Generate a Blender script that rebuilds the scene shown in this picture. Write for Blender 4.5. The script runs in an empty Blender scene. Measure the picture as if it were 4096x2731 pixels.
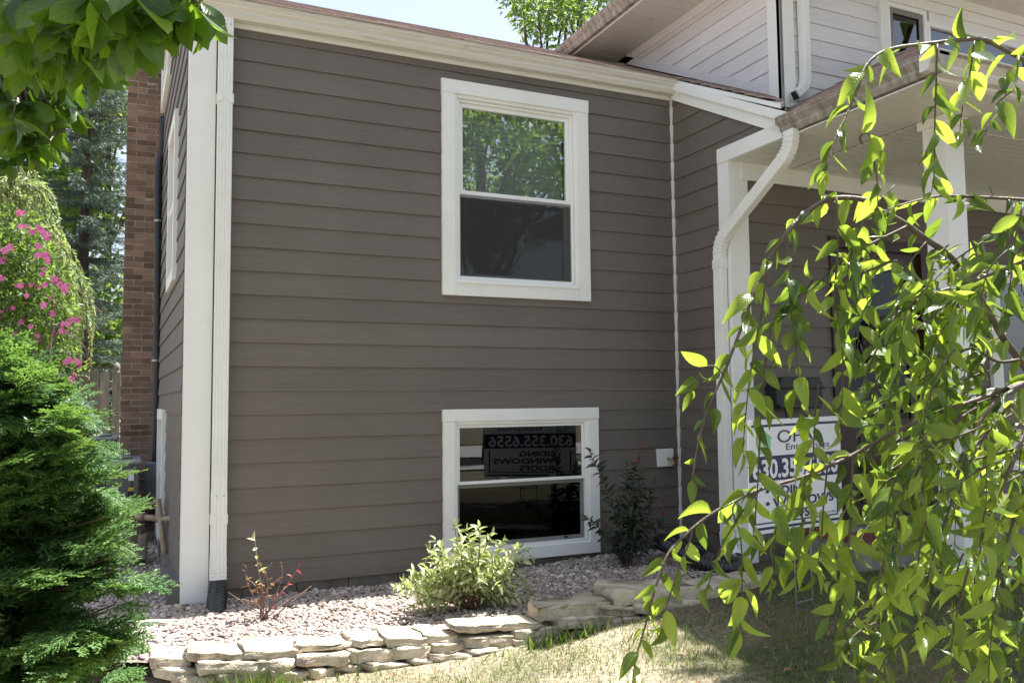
import bpy, math, random
import numpy as np
from mathutils import Vector, Matrix
random.seed(7); rng = np.random.default_rng(11)
R = math.radians
scene = bpy.context.scene
col = scene.collection

# ------------------------------------------------------------------ camera
FPX = 3325.73                                   # focal length in photo pixels (4096 wide)
YAW, PITCH, ROLL = R(24.429), R(4.053), R(-0.554)
CAM = np.array([-0.3344, -6.4147, 1.5578])
Fw = np.array([math.sin(YAW)*math.cos(PITCH), math.cos(YAW)*math.cos(PITCH), math.sin(PITCH)])
R0 = np.array([math.cos(YAW), -math.sin(YAW), 0.0]); U0 = np.cross(R0, Fw)
Rc = math.cos(ROLL)*R0 + math.sin(ROLL)*U0
Uc = -math.sin(ROLL)*R0 + math.cos(ROLL)*U0
cd = bpy.data.cameras.new('camera'); cam = bpy.data.objects.new('camera', cd); col.objects.link(cam)
cd.sensor_width = 36; cd.lens = FPX/4096*36; cd.clip_start = 0.05; cd.clip_end = 600
cam.matrix_world = Matrix(((Rc[0], Uc[0], -Fw[0], CAM[0]), (Rc[1], Uc[1], -Fw[1], CAM[1]),
                           (Rc[2], Uc[2], -Fw[2], CAM[2]), (0, 0, 0, 1)))
scene.camera = cam
# ------------------------------------------------------------------ light
SUN = Vector((0.385, 0.05, 1.0)).normalized()    # direction towards the sun
world = bpy.data.worlds.new('World'); scene.world = world; world.use_nodes = True
wn = world.node_tree.nodes; wl = world.node_tree.links
bg = wn['Background']; sky = wn.new('ShaderNodeTexSky'); sky.sky_type = 'NISHITA'; sky.sun_disc = False
sky.sun_elevation = math.asin(SUN.z); sky.sun_rotation = math.atan2(SUN.x, SUN.y)
sky.air_density = 1.0; sky.dust_density = 3.2; sky.ozone_density = 1.0
hz = wn.new('ShaderNodeMix'); hz.data_type = 'RGBA'; hz.inputs[0].default_value = .6      # thin even white haze over the whole sky
hz.inputs[7].default_value = (3.05, 3.35, 3.95, 1); wl.new(sky.outputs[0], hz.inputs[6]); wl.new(hz.outputs[2], bg.inputs[0]); bg.inputs[1].default_value = 0.10
sl = bpy.data.lights.new('sun', 'SUN'); sl.energy = 5.0; sl.angle = R(0.53); sl.color = (1.0, 0.965, 0.92)
so = bpy.data.objects.new('sun', sl); col.objects.link(so); so.location = (3, 2, 20)
so.rotation_euler = SUN.to_track_quat('Z', 'Y').to_euler()
vs = scene.view_settings; vs.view_transform = 'Standard'; vs.look = 'None'; vs.gamma = 1; vs.use_curve_mapping = False
vs.exposure = 1.62

# ------------------------------------------------------------------ pixel helpers (photo pixels -> directions)
def ray(px, py):
    return Fw + (px-2048)/FPX*Rc - (py-1365.5)/FPX*Uc
def at(px, py, /, **k):
    d = ray(px, py); a = list(k)[0]; i = 'xyz'.index(a)
    return CAM + d*(k[a]-CAM[i])/d[i]
DS = 4096/2352
def dp(x, y, depth): return CAM + ray(x*DS, y*DS)*depth      # overview pixels at a forward depth
def proj(p):
    v = np.asarray(p)-CAM; z = v@Fw
    return 2048+(v@Rc)/z*FPX, 1365.5-(v@Uc)/z*FPX, z

# ------------------------------------------------------------------ materials
MATS = {}
def nodes_of(name):
    m = bpy.data.materials.new(name); m.use_nodes = True; nt = m.node_tree
    return m, nt, nt.nodes['Principled BSDF'], nt.nodes.new, nt.links.new
def ramp(new, c0, c1, p0=0.3, p1=0.7):
    r = new('ShaderNodeValToRGB'); e = r.color_ramp.elements
    e[0].position = p0; e[0].color = (*c0, 1); e[1].position = p1; e[1].color = (*c1, 1); return r
def mat(name, c0, c1=None, scale=8, rough=0.6, bump=0.0, bscale=60, stretch=(1,1,1), detail=5, spec=0.4, metal=0,
        coord='Object', p0=.3, p1=.7, dirt=None, dirt_scale=1.5, dirt_str=(1,1,1), dp0=.5, dp1=.75, perobj=0):
    m, nt, b, new, link = nodes_of(name)
    b.inputs['Roughness'].default_value = rough; b.inputs['Metallic'].default_value = metal
    b.inputs['Specular IOR Level'].default_value = spec
    if coord == 'World':
        g = new('ShaderNodeNewGeometry'); co = g.outputs['Position']
    else:
        t = new('ShaderNodeTexCoord'); co = t.outputs['Object']
    mp = new('ShaderNodeMapping'); mp.inputs['Scale'].default_value = stretch; link(co, mp.inputs[0])
    n = new('ShaderNodeTexNoise'); n.inputs['Scale'].default_value = scale; n.inputs['Detail'].default_value = detail
    n.inputs['Roughness'].default_value = .6
    link(mp.outputs[0], n.inputs['Vector'])
    c1 = c1 or tuple(x*0.85 for x in c0)
    r = ramp(new, c0, c1, p0, p1); link(n.outputs[0], r.inputs[0]); outc = r.outputs[0]
    if dirt:
        m2 = new('ShaderNodeMapping'); m2.inputs['Scale'].default_value = dirt_str; link(co, m2.inputs[0])
        n2 = new('ShaderNodeTexNoise'); n2.inputs['Scale'].default_value = dirt_scale; n2.inputs['Detail'].default_value = 8
        n2.inputs['Roughness'].default_value = .7
        link(m2.outputs[0], n2.inputs['Vector'])
        r2 = ramp(new, (0,0,0), (1,1,1), dp0, dp1); link(n2.outputs[0], r2.inputs[0])
        mx = new('ShaderNodeMix'); mx.data_type = 'RGBA'; link(r2.outputs[0], mx.inputs[0]); link(outc, mx.inputs[6])
        mx.inputs[7].default_value = (*dirt, 1); outc = mx.outputs[2]
    if perobj:
        oi = new('ShaderNodeObjectInfo'); hs = new('ShaderNodeHueSaturation'); link(outc, hs.inputs['Color'])
        mr = new('ShaderNodeMapRange'); mr.inputs[3].default_value = 1-perobj; mr.inputs[4].default_value = 1+perobj
        link(oi.outputs['Random'], mr.inputs[0]); link(mr.outputs[0], hs.inputs['Value']); outc = hs.outputs[0]
    link(outc, b.inputs['Base Color'])
    if bump:
        n3 = new('ShaderNodeTexNoise'); n3.inputs['Scale'].default_value = bscale; n3.inputs['Detail'].default_value = 6
        link(mp.outputs[0], n3.inputs['Vector'])
        bp = new('ShaderNodeBump'); bp.inputs['Strength'].default_value = bump; bp.inputs['Distance'].default_value = .01
        link(n3.outputs[0], bp.inputs['Height']); link(bp.outputs[0], b.inputs['Normal'])
    MATS[name] = m; return m

def siding_mat(name, c, axis, var=.06):
    """painted fibre-cement lap board with an embossed wood grain along the board"""
    m, nt, b, new, link = nodes_of(name)
    b.inputs['Roughness'].default_value = .55; b.inputs['Specular IOR Level'].default_value = .35
    g = new('ShaderNodeNewGeometry'); mp = new('ShaderNodeMapping')
    st = [30, 30, 30]; st[axis] = 2.2; st[2] = 150; mp.inputs['Scale'].default_value = st; link(g.outputs['Position'], mp.inputs[0])
    oi = new('ShaderNodeObjectInfo'); va = new('ShaderNodeVectorMath'); va.operation = 'ADD'
    vm = new('ShaderNodeVectorMath'); vm.operation = 'SCALE'; vm.inputs[3].default_value = 40
    cx = new('ShaderNodeCombineXYZ'); [link(oi.outputs['Random'], cx.inputs[i]) for i in range(3)]
    link(cx.outputs[0], vm.inputs[0]); link(mp.outputs[0], va.inputs[0]); link(vm.outputs[0], va.inputs[1])
    n = new('ShaderNodeTexNoise'); n.inputs['Scale'].default_value = 1.0; n.inputs['Detail'].default_value = 3; n.inputs['Distortion'].default_value = 1.2
    link(va.outputs[0], n.inputs['Vector'])
    n2 = new('ShaderNodeTexNoise'); n2.inputs['Scale'].default_value = 1.3; n2.inputs['Detail'].default_value = 5; link(g.outputs['Position'], n2.inputs['Vector'])
    r = ramp(new, tuple(x*(1-var) for x in c), tuple(x*(1+var) for x in c), .35, .65); link(n2.outputs[0], r.inputs[0])
    hs = new('ShaderNodeHueSaturation'); link(r.outputs[0], hs.inputs['Color'])
    mr = new('ShaderNodeMapRange'); mr.inputs[3].default_value = .95; mr.inputs[4].default_value = 1.05
    link(oi.outputs['Random'], mr.inputs[0]); link(mr.outputs[0], hs.inputs['Value'])
    mx = new('ShaderNodeMix'); mx.data_type = 'RGBA'; mx.blend_type = 'MULTIPLY'; mx.inputs[0].default_value = 1
    r3 = ramp(new, (.9,.9,.9), (1.05,1.05,1.05), .36, .6); link(n.outputs[0], r3.inputs[0])
    link(hs.outputs[0], mx.inputs[6]); link(r3.outputs[0], mx.inputs[7])
    link(mx.outputs[2], b.inputs['Base Color'])
    bp = new('ShaderNodeBump'); bp.inputs['Strength'].default_value = .3; bp.inputs['Distance'].default_value = .003
    link(n.outputs[0], bp.inputs['Height']); link(bp.outputs[0], b.inputs['Normal'])
    MATS[name] = m; return m

def leaf_mat(name, c0, c1, trans=.5, tcol=(.35,.5,.05), rough=.35, veins=14, scale=3, bump=.3, spec=.5):
    m, nt, b, new, link = nodes_of(name); out = nt.nodes['Material Output']
    b.inputs['Roughness'].default_value = rough; b.inputs['Specular IOR Level'].default_value = spec
    g = new('ShaderNodeNewGeometry')
    n = new('ShaderNodeTexNoise'); n.inputs['Scale'].default_value = scale; n.inputs['Detail'].default_value = 2; link(g.outputs['Position'], n.inputs['Vector'])
    r = ramp(new, c0, c1, .35, .65)
    ad = new('ShaderNodeMath'); ad.operation = 'ADD'; mu = new('ShaderNodeMath'); mu.operation = 'MULTIPLY_ADD'
    link(g.outputs['Random Per Island'], mu.inputs[0]); mu.inputs[1].default_value = .5; mu.inputs[2].default_value = -.25
    oi = new('ShaderNodeObjectInfo'); mu2 = new('ShaderNodeMath'); mu2.operation = 'MULTIPLY_ADD'
    link(oi.outputs['Random'], mu2.inputs[0]); mu2.inputs[1].default_value = .4; mu2.inputs[2].default_value = -.2
    link(n.outputs[0], ad.inputs[0]); link(mu.outputs[0], ad.inputs[1])
    ad2 = new('ShaderNodeMath'); ad2.operation = 'ADD'; link(ad.outputs[0], ad2.inputs[0]); link(mu2.outputs[0], ad2.inputs[1])
    link(ad2.outputs[0], r.inputs[0]); link(r.outputs[0], b.inputs['Base Color'])
    tr = new('ShaderNodeBsdfTranslucent')
    tm = new('ShaderNodeMix'); tm.data_type = 'RGBA'; tm.blend_type = 'MULTIPLY'; tm.inputs[0].default_value = .75
    tm.inputs[6].default_value = (*tcol, 1); 
    rr = ramp(new, (.12,.18,.12), (1.2,1.12,1.1), .22, .68); link(ad2.outputs[0], rr.inputs[0]); link(rr.outputs[0], tm.inputs[7])
    link(tm.outputs[2], tr.inputs[0])
    if veins:
        uv = new('ShaderNodeTexCoord'); sp = new('ShaderNodeSeparateXYZ'); link(uv.outputs['UV'], sp.inputs[0])
        a = new('ShaderNodeMath'); a.operation = 'SUBTRACT'; link(sp.outputs[0], a.inputs[0]); a.inputs[1].default_value = .5
        ab = new('ShaderNodeMath'); ab.operation = 'ABSOLUTE'; link(a.outputs[0], ab.inputs[0])
        s1 = new('ShaderNodeMath'); s1.operation = 'MULTIPLY'; link(ab.outputs[0], s1.inputs[0]); s1.inputs[1].default_value = .45
        s2 = new('ShaderNodeMath'); s2.operation = 'SUBTRACT'; link(sp.outputs[1], s2.inputs[0]); link(s1.outputs[0], s2.inputs[1])
        s3 = new('ShaderNodeMath'); s3.operation = 'MULTIPLY'; link(s2.outputs[0], s3.inputs[0]); s3.inputs[1].default_value = veins*6.28
        s4 = new('ShaderNodeMath'); s4.operation = 'SINE'; link(s3.outputs[0], s4.inputs[0])
        bp = new('ShaderNodeBump'); bp.inputs['Strength'].default_value = bump; bp.inputs['Distance'].default_value = .002
        link(s4.outputs[0], bp.inputs['Height']); link(bp.outputs[0], b.inputs['Normal'])
        # pale midrib
        lt = new('ShaderNodeMath'); lt.operation = 'LESS_THAN'; link(ab.outputs[0], lt.inputs[0]); lt.inputs[1].default_value = .025
        mm = new('ShaderNodeMix'); mm.data_type = 'RGBA'; link(lt.outputs[0], mm.inputs[0]); link(r.outputs[0], mm.inputs[6])
        mm.inputs[7].default_value = (c1[0]*1.6, c1[1]*1.4, c1[2]*1.3, 1); link(mm.outputs[2], b.inputs['Base Color'])
        v5 = new('ShaderNodeMapRange'); link(s4.outputs[0], v5.inputs[0]); v5.inputs[1].default_value = -1; v5.inputs[2].default_value = 1
        v5.inputs[3].default_value = .9; v5.inputs[4].default_value = 1.03
        vv = new('ShaderNodeMix'); vv.data_type = 'RGBA'; vv.blend_type = 'MULTIPLY'; vv.inputs[0].default_value = 1
        link(tm.outputs[2], vv.inputs[6]); link(v5.outputs[0], vv.inputs[7]); link(vv.outputs[2], tr.inputs[0])
    ms = new('ShaderNodeMixShader'); ms.inputs[0].default_value = trans
    link(b.outputs[0], ms.inputs[1]); link(tr.outputs[0], ms.inputs[2]); link(ms.outputs[0], out.inputs[0])
    MATS[name] = m; return m

def glass_mat(name, refl=.18, tint=(.9,.93,.92)):
    m, nt, b, new, link = nodes_of(name); out = nt.nodes['Material Output']
    t = new('ShaderNodeBsdfTransparent'); t.inputs[0].default_value = (*tint, 1)
    g = new('ShaderNodeBsdfGlossy'); g.inputs['Roughness'].default_value = 0.004; g.inputs[0].default_value = (.96,.98,1,1)
    n = new('ShaderNodeTexNoise'); n.inputs['Scale'].default_value = 1.6; n.inputs['Detail'].default_value = 1
    geo = new('ShaderNodeNewGeometry'); link(geo.outputs['Position'], n.inputs['Vector'])
    bp = new('ShaderNodeBump'); bp.inputs['Strength'].default_value = .012; bp.inputs['Distance'].default_value = .02
    link(n.outputs[0], bp.inputs['Height']); link(bp.outputs[0], g.inputs['Normal'])
    lw = new('ShaderNodeFresnel'); lw.inputs[0].default_value = 1.5
    mr = new('ShaderNodeMath'); mr.operation = 'MULTIPLY_ADD'; link(lw.outputs[0], mr.inputs[0]); mr.inputs[1].default_value = 1.2; mr.inputs[2].default_value = refl-.05
    mr.use_clamp = True
    ms = new('ShaderNodeMixShader'); link(mr.outputs[0], ms.inputs[0]); link(t.outputs[0], ms.inputs[1]); link(g.outputs[0], ms.inputs[2])
    link(ms.outputs[0], out.inputs[0]); MATS[name] = m; return m

C_DARK = (.143, .124, .108)
siding_mat('siding_x', C_DARK, 0); siding_mat('siding_y', C_DARK, 1)
C_LITE = (.68, .67, .68)
siding_mat('siding_lite_x', C_LITE, 0); siding_mat('siding_lite_y', C_LITE, 1)
mat('white_trim', (.80,.81,.78), (.74,.75,.72), scale=3, rough=.45, coord='World', dirt=(.68,.67,.62), dirt_scale=4, dp0=.6, dp1=.85)
mat('white_metal', (.79,.80,.77), (.72,.73,.69), scale=5, rough=.35, coord='World', dirt=(.66,.64,.58), dirt_scale=6, dp0=.6, dp1=.85, spec=.5)
mat('gutter_main', (.66,.645,.60), (.58,.565,.52), scale=4, rough=.4, coord='World', stretch=(1,4,14), dirt=(.36,.31,.24), dirt_scale=3, dirt_str=(1,1,9), dp0=.56, dp1=.8)
mat('gutter_dirty', (.46,.43,.38), (.2,.18,.15), scale=2, rough=.55, coord='World', stretch=(1,6,2.5), dirt=(.12,.11,.085), dirt_scale=2.2, dirt_str=(1,7,2), dp0=.48, dp1=.7, bump=.2, bscale=12)
mat('vinyl', (.83,.84,.82), (.78,.79,.77), scale=3, rough=.3, coord='World', spec=.5)
mat('soffit_vinyl', (.72,.72,.68), (.66,.66,.62), scale=2, rough=.5, coord='World', dirt=(.45,.43,.38), dirt_scale=2.5, dp0=.58, dp1=.8)
mat('shingle', (.36,.27,.235), (.2,.15,.13), scale=22, rough=.9, coord='World', bump=.5, bscale=200, spec=.2, perobj=.25)
mat('brick', (.26,.168,.122), (.18,.122,.092), scale=5, rough=.85, bump=.4, bscale=60, dirt=(.1,.075,.06), dirt_scale=2.4, dp0=.52, dp1=.8, perobj=.4, spec=.2, coord='World')
mat('mortar', (.42,.38,.31), (.3,.27,.22), scale=20, rough=.95, coord='World', bump=.4)
mat('concrete', (.3,.28,.25), (.17,.16,.14), scale=6, rough=.9, coord='World', bump=.3, bscale=60)
mat('block', (.2,.18,.15), (.1,.09,.08), scale=8, rough=.95, coord='World', bump=.5, bscale=50)
mat('limestone', (.60,.53,.42), (.42,.355,.265), scale=9, rough=.9, bump=.7, bscale=75, dirt=(.13,.11,.07), dirt_scale=5, dp0=.5, dp1=.72, perobj=.14, spec=.2, coord='World')
mat('soil', (.09,.065,.048), (.05,.038,.03), scale=12, rough=.95, coord='World', bump=.5)
mat('gravel_bed', (.26,.2,.175), (.13,.1,.085), scale=30, rough=.95, coord='World', bump=.6, bscale=70)
mat('asphalt', (.06,.06,.062), (.045,.045,.047), scale=30, rough=.95, coord='World', bump=.3)
mat('road_concrete', (.33,.31,.29), (.26,.25,.235), scale=3, rough=.9, coord='World')
mat('black_plastic', (.016,.016,.017), (.022,.022,.023), rough=.3, spec=.6)
mat('black_pipe', (.02,.022,.026), (.03,.032,.036), rough=.4)
mat('dark_room', (.02,.02,.02), (.028,.026,.024), rough=1, scale=2)
mat('blind', (.84,.84,.82), (.8,.8,.78), rough=.6)
mat('screen_frame', (.23,.23,.22), (.19,.19,.18), rough=.5)
mat('curtain', (.5,.48,.46), (.25,.24,.24), scale=3, rough=.9, stretch=(14,14,.3), coord='World')
mat('door_brown', (.045,.02,.014), (.028,.014,.011), scale=3, rough=.4, stretch=(8,8,1), coord='World')
mat('wood_grey', (.30,.265,.215), (.17,.148,.118), scale=3, rough=.9, stretch=(9,9,1.2), coord='World', bump=.4, bscale=14, perobj=.16)
mat('bark', (.10,.072,.055), (.045,.034,.028), scale=14, rough=.9, coord='World', bump=.6, bscale=40, stretch=(1,1,.4))
mat('cherry_bark', (.15,.11,.088), (.075,.055,.045), scale=40, rough=.5, coord='World', bump=.5, bscale=140)
mat('twig_green', (.085,.075,.035), (.06,.045,.03), scale=30, rough=.6, coord='World')
mat('twig_brown', (.11,.062,.042), (.07,.04,.03), scale=30, rough=.7, coord='World')
mat('twig_pale', (.24,.15,.12), (.14,.085,.07), scale=30, rough=.7, coord='World')
mat('ac_grey', (.13,.14,.135), (.10,.11,.105), scale=6, rough=.5)
mat('ac_top', (.32,.33,.33), (.25,.26,.26), scale=6, rough=.45)
mat('ac_dark', (.02,.021,.022), rough=.7)
mat('meter_grey', (.27,.245,.19), (.18,.15,.105), scale=7, rough=.7, dirt=(.16,.07,.03), dirt_scale=5, dp0=.6, dp1=.8)
mat('pipe_tan', (.36,.30,.21), (.25,.18,.11), scale=12, rough=.7, dirt=(.15,.065,.03), dirt_scale=8, dp0=.6, dp1=.75)
mat('rust', (.17,.07,.03), (.09,.045,.028), scale=14, rough=.9)
mat('sign_white', (.78,.79,.81), (.74,.75,.77), rough=.4, scale=2)
mat('sign_navy', (.018,.02,.065), (.022,.024,.07), rough=.4)
mat('sign_black', (.025,.025,.025), rough=.4)
mat('sign_green', (.16,.45,.22), (.3,.6,.34), rough=.4, scale=5)
mat('wire', (.35,.35,.36), rough=.4, metal=.8)
mat('mail_black', (.014,.015,.017), (.02,.02,.022), rough=.35)
mat('terracotta', (.3,.1,.055), (.22,.075,.045), rough=.8)
mat('red_brick_cap', (.26,.085,.065), (.17,.06,.05), scale=6, rough=.85, perobj=.2)
mat('brass', (.42,.30,.14), (.25,.19,.10), rough=.4, metal=.7)
mat('wreath_twig', (.09,.05,.028), (.035,.022,.015), rough=.9, scale=30)
mat('label_yellow', (.6,.45,.05), rough=.5)
mat('label_green', (.05,.25,.09), rough=.5)
leaf_mat('leaf_cherry', (.02,.056,.016), (.095,.165,.03), trans=.46, tcol=(.60,.82,.085), rough=.26, veins=12, bump=.28, scale=6)
leaf_mat('leaf_magnolia', (.028,.07,.014), (.05,.11,.02), trans=.36, tcol=(.30,.55,.03), rough=.32, veins=8, bump=.10, scale=4)
leaf_mat('leaf_arb', (.018,.066,.032), (.10,.185,.055), trans=.26, tcol=(.3,.55,.09), rough=.5, veins=0, scale=2.2)
leaf_mat('leaf_spruce', (.06,.10,.075), (.13,.175,.125), trans=.12, tcol=(.12,.22,.1), rough=.6, veins=0, scale=1.2)
leaf_mat('leaf_light', (.17,.24,.09), (.32,.39,.19), trans=.45, tcol=(.5,.62,.2), rough=.5, veins=0, scale=2)
leaf_mat('leaf_mid', (.05,.10,.022), (.085,.15,.035), trans=.4, tcol=(.34,.52,.08), rough=.5, veins=0, scale=1)
leaf_mat('leaf_spirea', (.26,.34,.12), (.62,.64,.44), trans=.4, tcol=(.5,.6,.15), rough=.45, veins=6, scale=9)
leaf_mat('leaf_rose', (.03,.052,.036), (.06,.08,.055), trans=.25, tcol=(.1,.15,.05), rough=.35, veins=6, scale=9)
leaf_mat('leaf_red', (.22,.025,.03), (.33,.06,.06), trans=.4, tcol=(.6,.08,.1), rough=.4, veins=6, scale=9)
leaf_mat('leaf_dry', (.34,.2,.09), (.2,.1,.045), trans=.3, tcol=(.5,.3,.12), rough=.7, veins=6, scale=9)
leaf_mat('petal_pink', (.5,.05,.22), (.75,.25,.5), trans=.25, tcol=(.85,.2,.5), rough=.5, veins=0, scale=9)
leaf_mat('grass', (.06,.115,.022), (.12,.17,.045), trans=.4, tcol=(.3,.42,.06), rough=.5, veins=0, scale=1.5)
leaf_mat('grass_dry', (.44,.40,.30), (.30,.27,.19), trans=.3, tcol=(.5,.42,.2), rough=.7, veins=0, scale=2)
leaf_mat('pebble', (.33,.27,.24), (.66,.57,.515), trans=0, rough=.75, veins=0, scale=9, spec=.25)
glass_mat('glass_door', .03, (.4,.4,.4)); glass_mat('glass_main', .24, (.86,.9,.9)); glass_mat('glass_dark', .085, (.55,.57,.57)); glass_mat('glass_upper', .13, (.6,.62,.64))

# grass-and-soil ground: thin dry turf, bare soil and green patches
def ground_mat():
    m, nt, b, new, link = nodes_of('lawn_ground'); b.inputs['Roughness'].default_value = .95
    g = new('ShaderNodeNewGeometry')
    n = new('ShaderNodeTexNoise'); n.inputs['Scale'].default_value = 1.3; n.inputs['Detail'].default_value = 8; link(g.outputs['Position'], n.inputs['Vector'])
    n2 = new('ShaderNodeTexNoise'); n2.inputs['Scale'].default_value = 35; n2.inputs['Detail'].default_value = 6; link(g.outputs['Position'], n2.inputs['Vector'])
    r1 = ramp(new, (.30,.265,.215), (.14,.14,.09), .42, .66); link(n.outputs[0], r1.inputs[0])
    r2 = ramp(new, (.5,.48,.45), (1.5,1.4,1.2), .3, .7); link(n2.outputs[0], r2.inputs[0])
    # ground blends to darker brown and green towards the porch side
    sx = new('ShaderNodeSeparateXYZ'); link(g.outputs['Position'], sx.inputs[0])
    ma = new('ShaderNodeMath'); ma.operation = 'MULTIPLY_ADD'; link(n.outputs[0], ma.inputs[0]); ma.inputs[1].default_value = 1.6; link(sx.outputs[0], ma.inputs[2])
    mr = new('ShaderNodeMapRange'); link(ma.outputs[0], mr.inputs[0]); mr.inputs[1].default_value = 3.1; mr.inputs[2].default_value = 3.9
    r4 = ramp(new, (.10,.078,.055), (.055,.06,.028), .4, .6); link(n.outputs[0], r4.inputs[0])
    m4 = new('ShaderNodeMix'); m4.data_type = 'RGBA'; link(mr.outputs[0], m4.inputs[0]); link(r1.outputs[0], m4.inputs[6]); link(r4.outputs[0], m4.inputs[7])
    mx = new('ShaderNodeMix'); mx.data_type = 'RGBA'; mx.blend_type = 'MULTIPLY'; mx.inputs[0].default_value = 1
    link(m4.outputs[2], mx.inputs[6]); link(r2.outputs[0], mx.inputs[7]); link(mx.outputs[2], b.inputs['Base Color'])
    bp = new('ShaderNodeBump'); bp.inputs['Strength'].default_value = .7; bp.inputs['Distance'].default_value = .02
    link(n2.outputs[0], bp.inputs['Height']); link(bp.outputs[0], b.inputs['Normal']); MATS['lawn_ground'] = m
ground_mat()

# ------------------------------------------------------------------ object helpers
WPOS = {}
def link_obj(name, me, parent=None, loc=(0,0,0)):
    o = bpy.data.objects.new(name, me); col.objects.link(o)
    if parent is not None:
        o.parent = parent; pl = WPOS.get(parent.name, Vector((0,0,0))); o.location = Vector(loc)-pl
    else: o.location = loc
    WPOS[o.name] = Vector(loc); return o
def thing(name, label, cat, loc=(0,0,0), group=None):
    o = bpy.data.objects.new(name, None); col.objects.link(o); o.location = loc; o.empty_display_size = .2
    WPOS[o.name] = Vector(loc); o['label'] = label; o['category'] = cat
    if group: o['group'] = group
    return o
def part(name, parent, loc=(0,0,0)):
    o = bpy.data.objects.new(name, None); col.objects.link(o); o.parent = parent
    o.location = Vector(loc)-WPOS[parent.name]; WPOS[o.name] = Vector(loc); return o
def tag(o, label, cat, group=None, kind=None):
    if label: o['label'] = label
    if cat: o['category'] = cat
    if group: o['group'] = group
    if kind: o['kind'] = kind
    return o

class MB:
    def __init__(s): s.v = []; s.f = []
    def add(s, vs, fs):
        b = len(s.v); s.v += [tuple(map(float, p)) for p in vs]; s.f += [tuple(i+b for i in f) for f in fs]; return s
    def box(s, x0,x1,y0,y1,z0,z1):
        return s.add([(x0,y0,z0),(x1,y0,z0),(x1,y1,z0),(x0,y1,z0),(x0,y0,z1),(x1,y0,z1),(x1,y1,z1),(x0,y1,z1)],
                     [(3,2,1,0),(4,5,6,7),(0,1,5,4),(1,2,6,5),(2,3,7,6),(3,0,4,7)])
    def poly_extrude(s, pts, off):
        """closed polygon of 3D points pushed along vector off"""
        n = len(pts); a = [np.array(p, float) for p in pts]; o = np.array(off, float)
        return s.add(a+[p+o for p in a], [tuple(range(n-1,-1,-1)), tuple(range(n,2*n))]+[(i,(i+1)%n,(i+1)%n+n,i+n) for i in range(n)])
    def sweep(s, prof, path, side, cap=True):
        """prof: 2D points (a,b); a along 'side', b along side x tangent"""
        P = [np.array(p, float) for p in path]; n = len(prof); b0 = len(s.v); k = len(P)
        sd = np.array(side, float)
        for i, p in enumerate(P):
            t1 = P[min(i+1,k-1)]-p if i < k-1 else p-P[i-1]; t0 = p-P[i-1] if i > 0 else t1
            t0 = t0/np.linalg.norm(t0); t1 = t1/np.linalg.norm(t1); t = t0+t1; t /= np.linalg.norm(t)
            sc = 1/max(.5, float(t@t1))
            nn = np.cross(sd, t); nn /= np.linalg.norm(nn); s2 = np.cross(t, nn); s2 /= np.linalg.norm(s2)
            for a, b in prof: s.v.append(tuple(p+s2*a+nn*b*sc))
        for i in range(k-1):
            for j in range(n):
                s.f.append((b0+i*n+j, b0+i*n+(j+1)%n, b0+(i+1)*n+(j+1)%n, b0+(i+1)*n+j))
        if cap: s.f.append(tuple(b0+j for j in range(n))[::-1]); s.f.append(tuple(b0+(k-1)*n+j for j in range(n)))
        return s
    def tube(s, path, rad, n=6, cap=True):
        P = [np.array(p, float) for p in path]; k = len(P); b0 = len(s.v)
        rad = rad if hasattr(rad, '__len__') else [rad]*k
        ref = np.array([.3,.9,.2]); 
        for i, p in enumerate(P):
            t = P[min(i+1,k-1)]-P[max(i-1,0)]; t = t/(np.linalg.norm(t)+1e-9)
            if abs(t@ref) > .95: ref = np.array([.9,.1,.3])
            a = np.cross(t, ref); a /= np.linalg.norm(a); b = np.cross(t, a)
            for j in range(n):
                w = 2*math.pi*j/n; s.v.append(tuple(p+rad[i]*(math.cos(w)*a+math.sin(w)*b)))
        for i in range(k-1):
            for j in range(n): s.f.append((b0+i*n+j, b0+i*n+(j+1)%n, b0+(i+1)*n+(j+1)%n, b0+(i+1)*n+j))
        if cap: s.f.append(tuple(b0+j for j in range(n))[::-1]); s.f.append(tuple(b0+(k-1)*n+j for j in range(n)))
        return s
    def lathe(s, c, prof, n=20):
        """prof: (radius, z) list round a vertical axis at c"""
        b0 = len(s.v); k = len(prof)
        for r, z in prof:
            for j in range(n):
                w = 2*math.pi*j/n; s.v.append((c[0]+r*math.cos(w), c[1]+r*math.sin(w), c[2]+z))
        for i in range(k-1):
            for j in range(n): s.f.append((b0+i*n+j, b0+i*n+(j+1)%n, b0+(i+1)*n+(j+1)%n, b0+(i+1)*n+j))
        s.f.append(tuple(b0+j for j in range(n))[::-1]); s.f.append(tuple(b0+(k-1)*n+j for j in range(n))); return s
    def build(s, name, m, parent=None, smooth=False, bevel=0):
        V = np.array(s.v); c = (V.min(0)+V.max(0))/2
        me = bpy.data.meshes.new(name); me.from_pydata([tuple(p) for p in V-c], [], s.f)
        me.materials.append(MATS[m])
        if smooth: me.polygons.foreach_set('use_smooth', [True]*len(me.polygons))
        me.update()
        o = link_obj(name, me, parent, c)
        if bevel:
            b = o.modifiers.new('bevel', 'BEVEL'); b.width = bevel; b.segments = 2; b.limit_method = 'ANGLE'; b.angle_limit = R(40)
        return o
def B(x0,x1,y0,y1,z0,z1): return MB().box(x0,x1,y0,y1,z0,z1)

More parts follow.
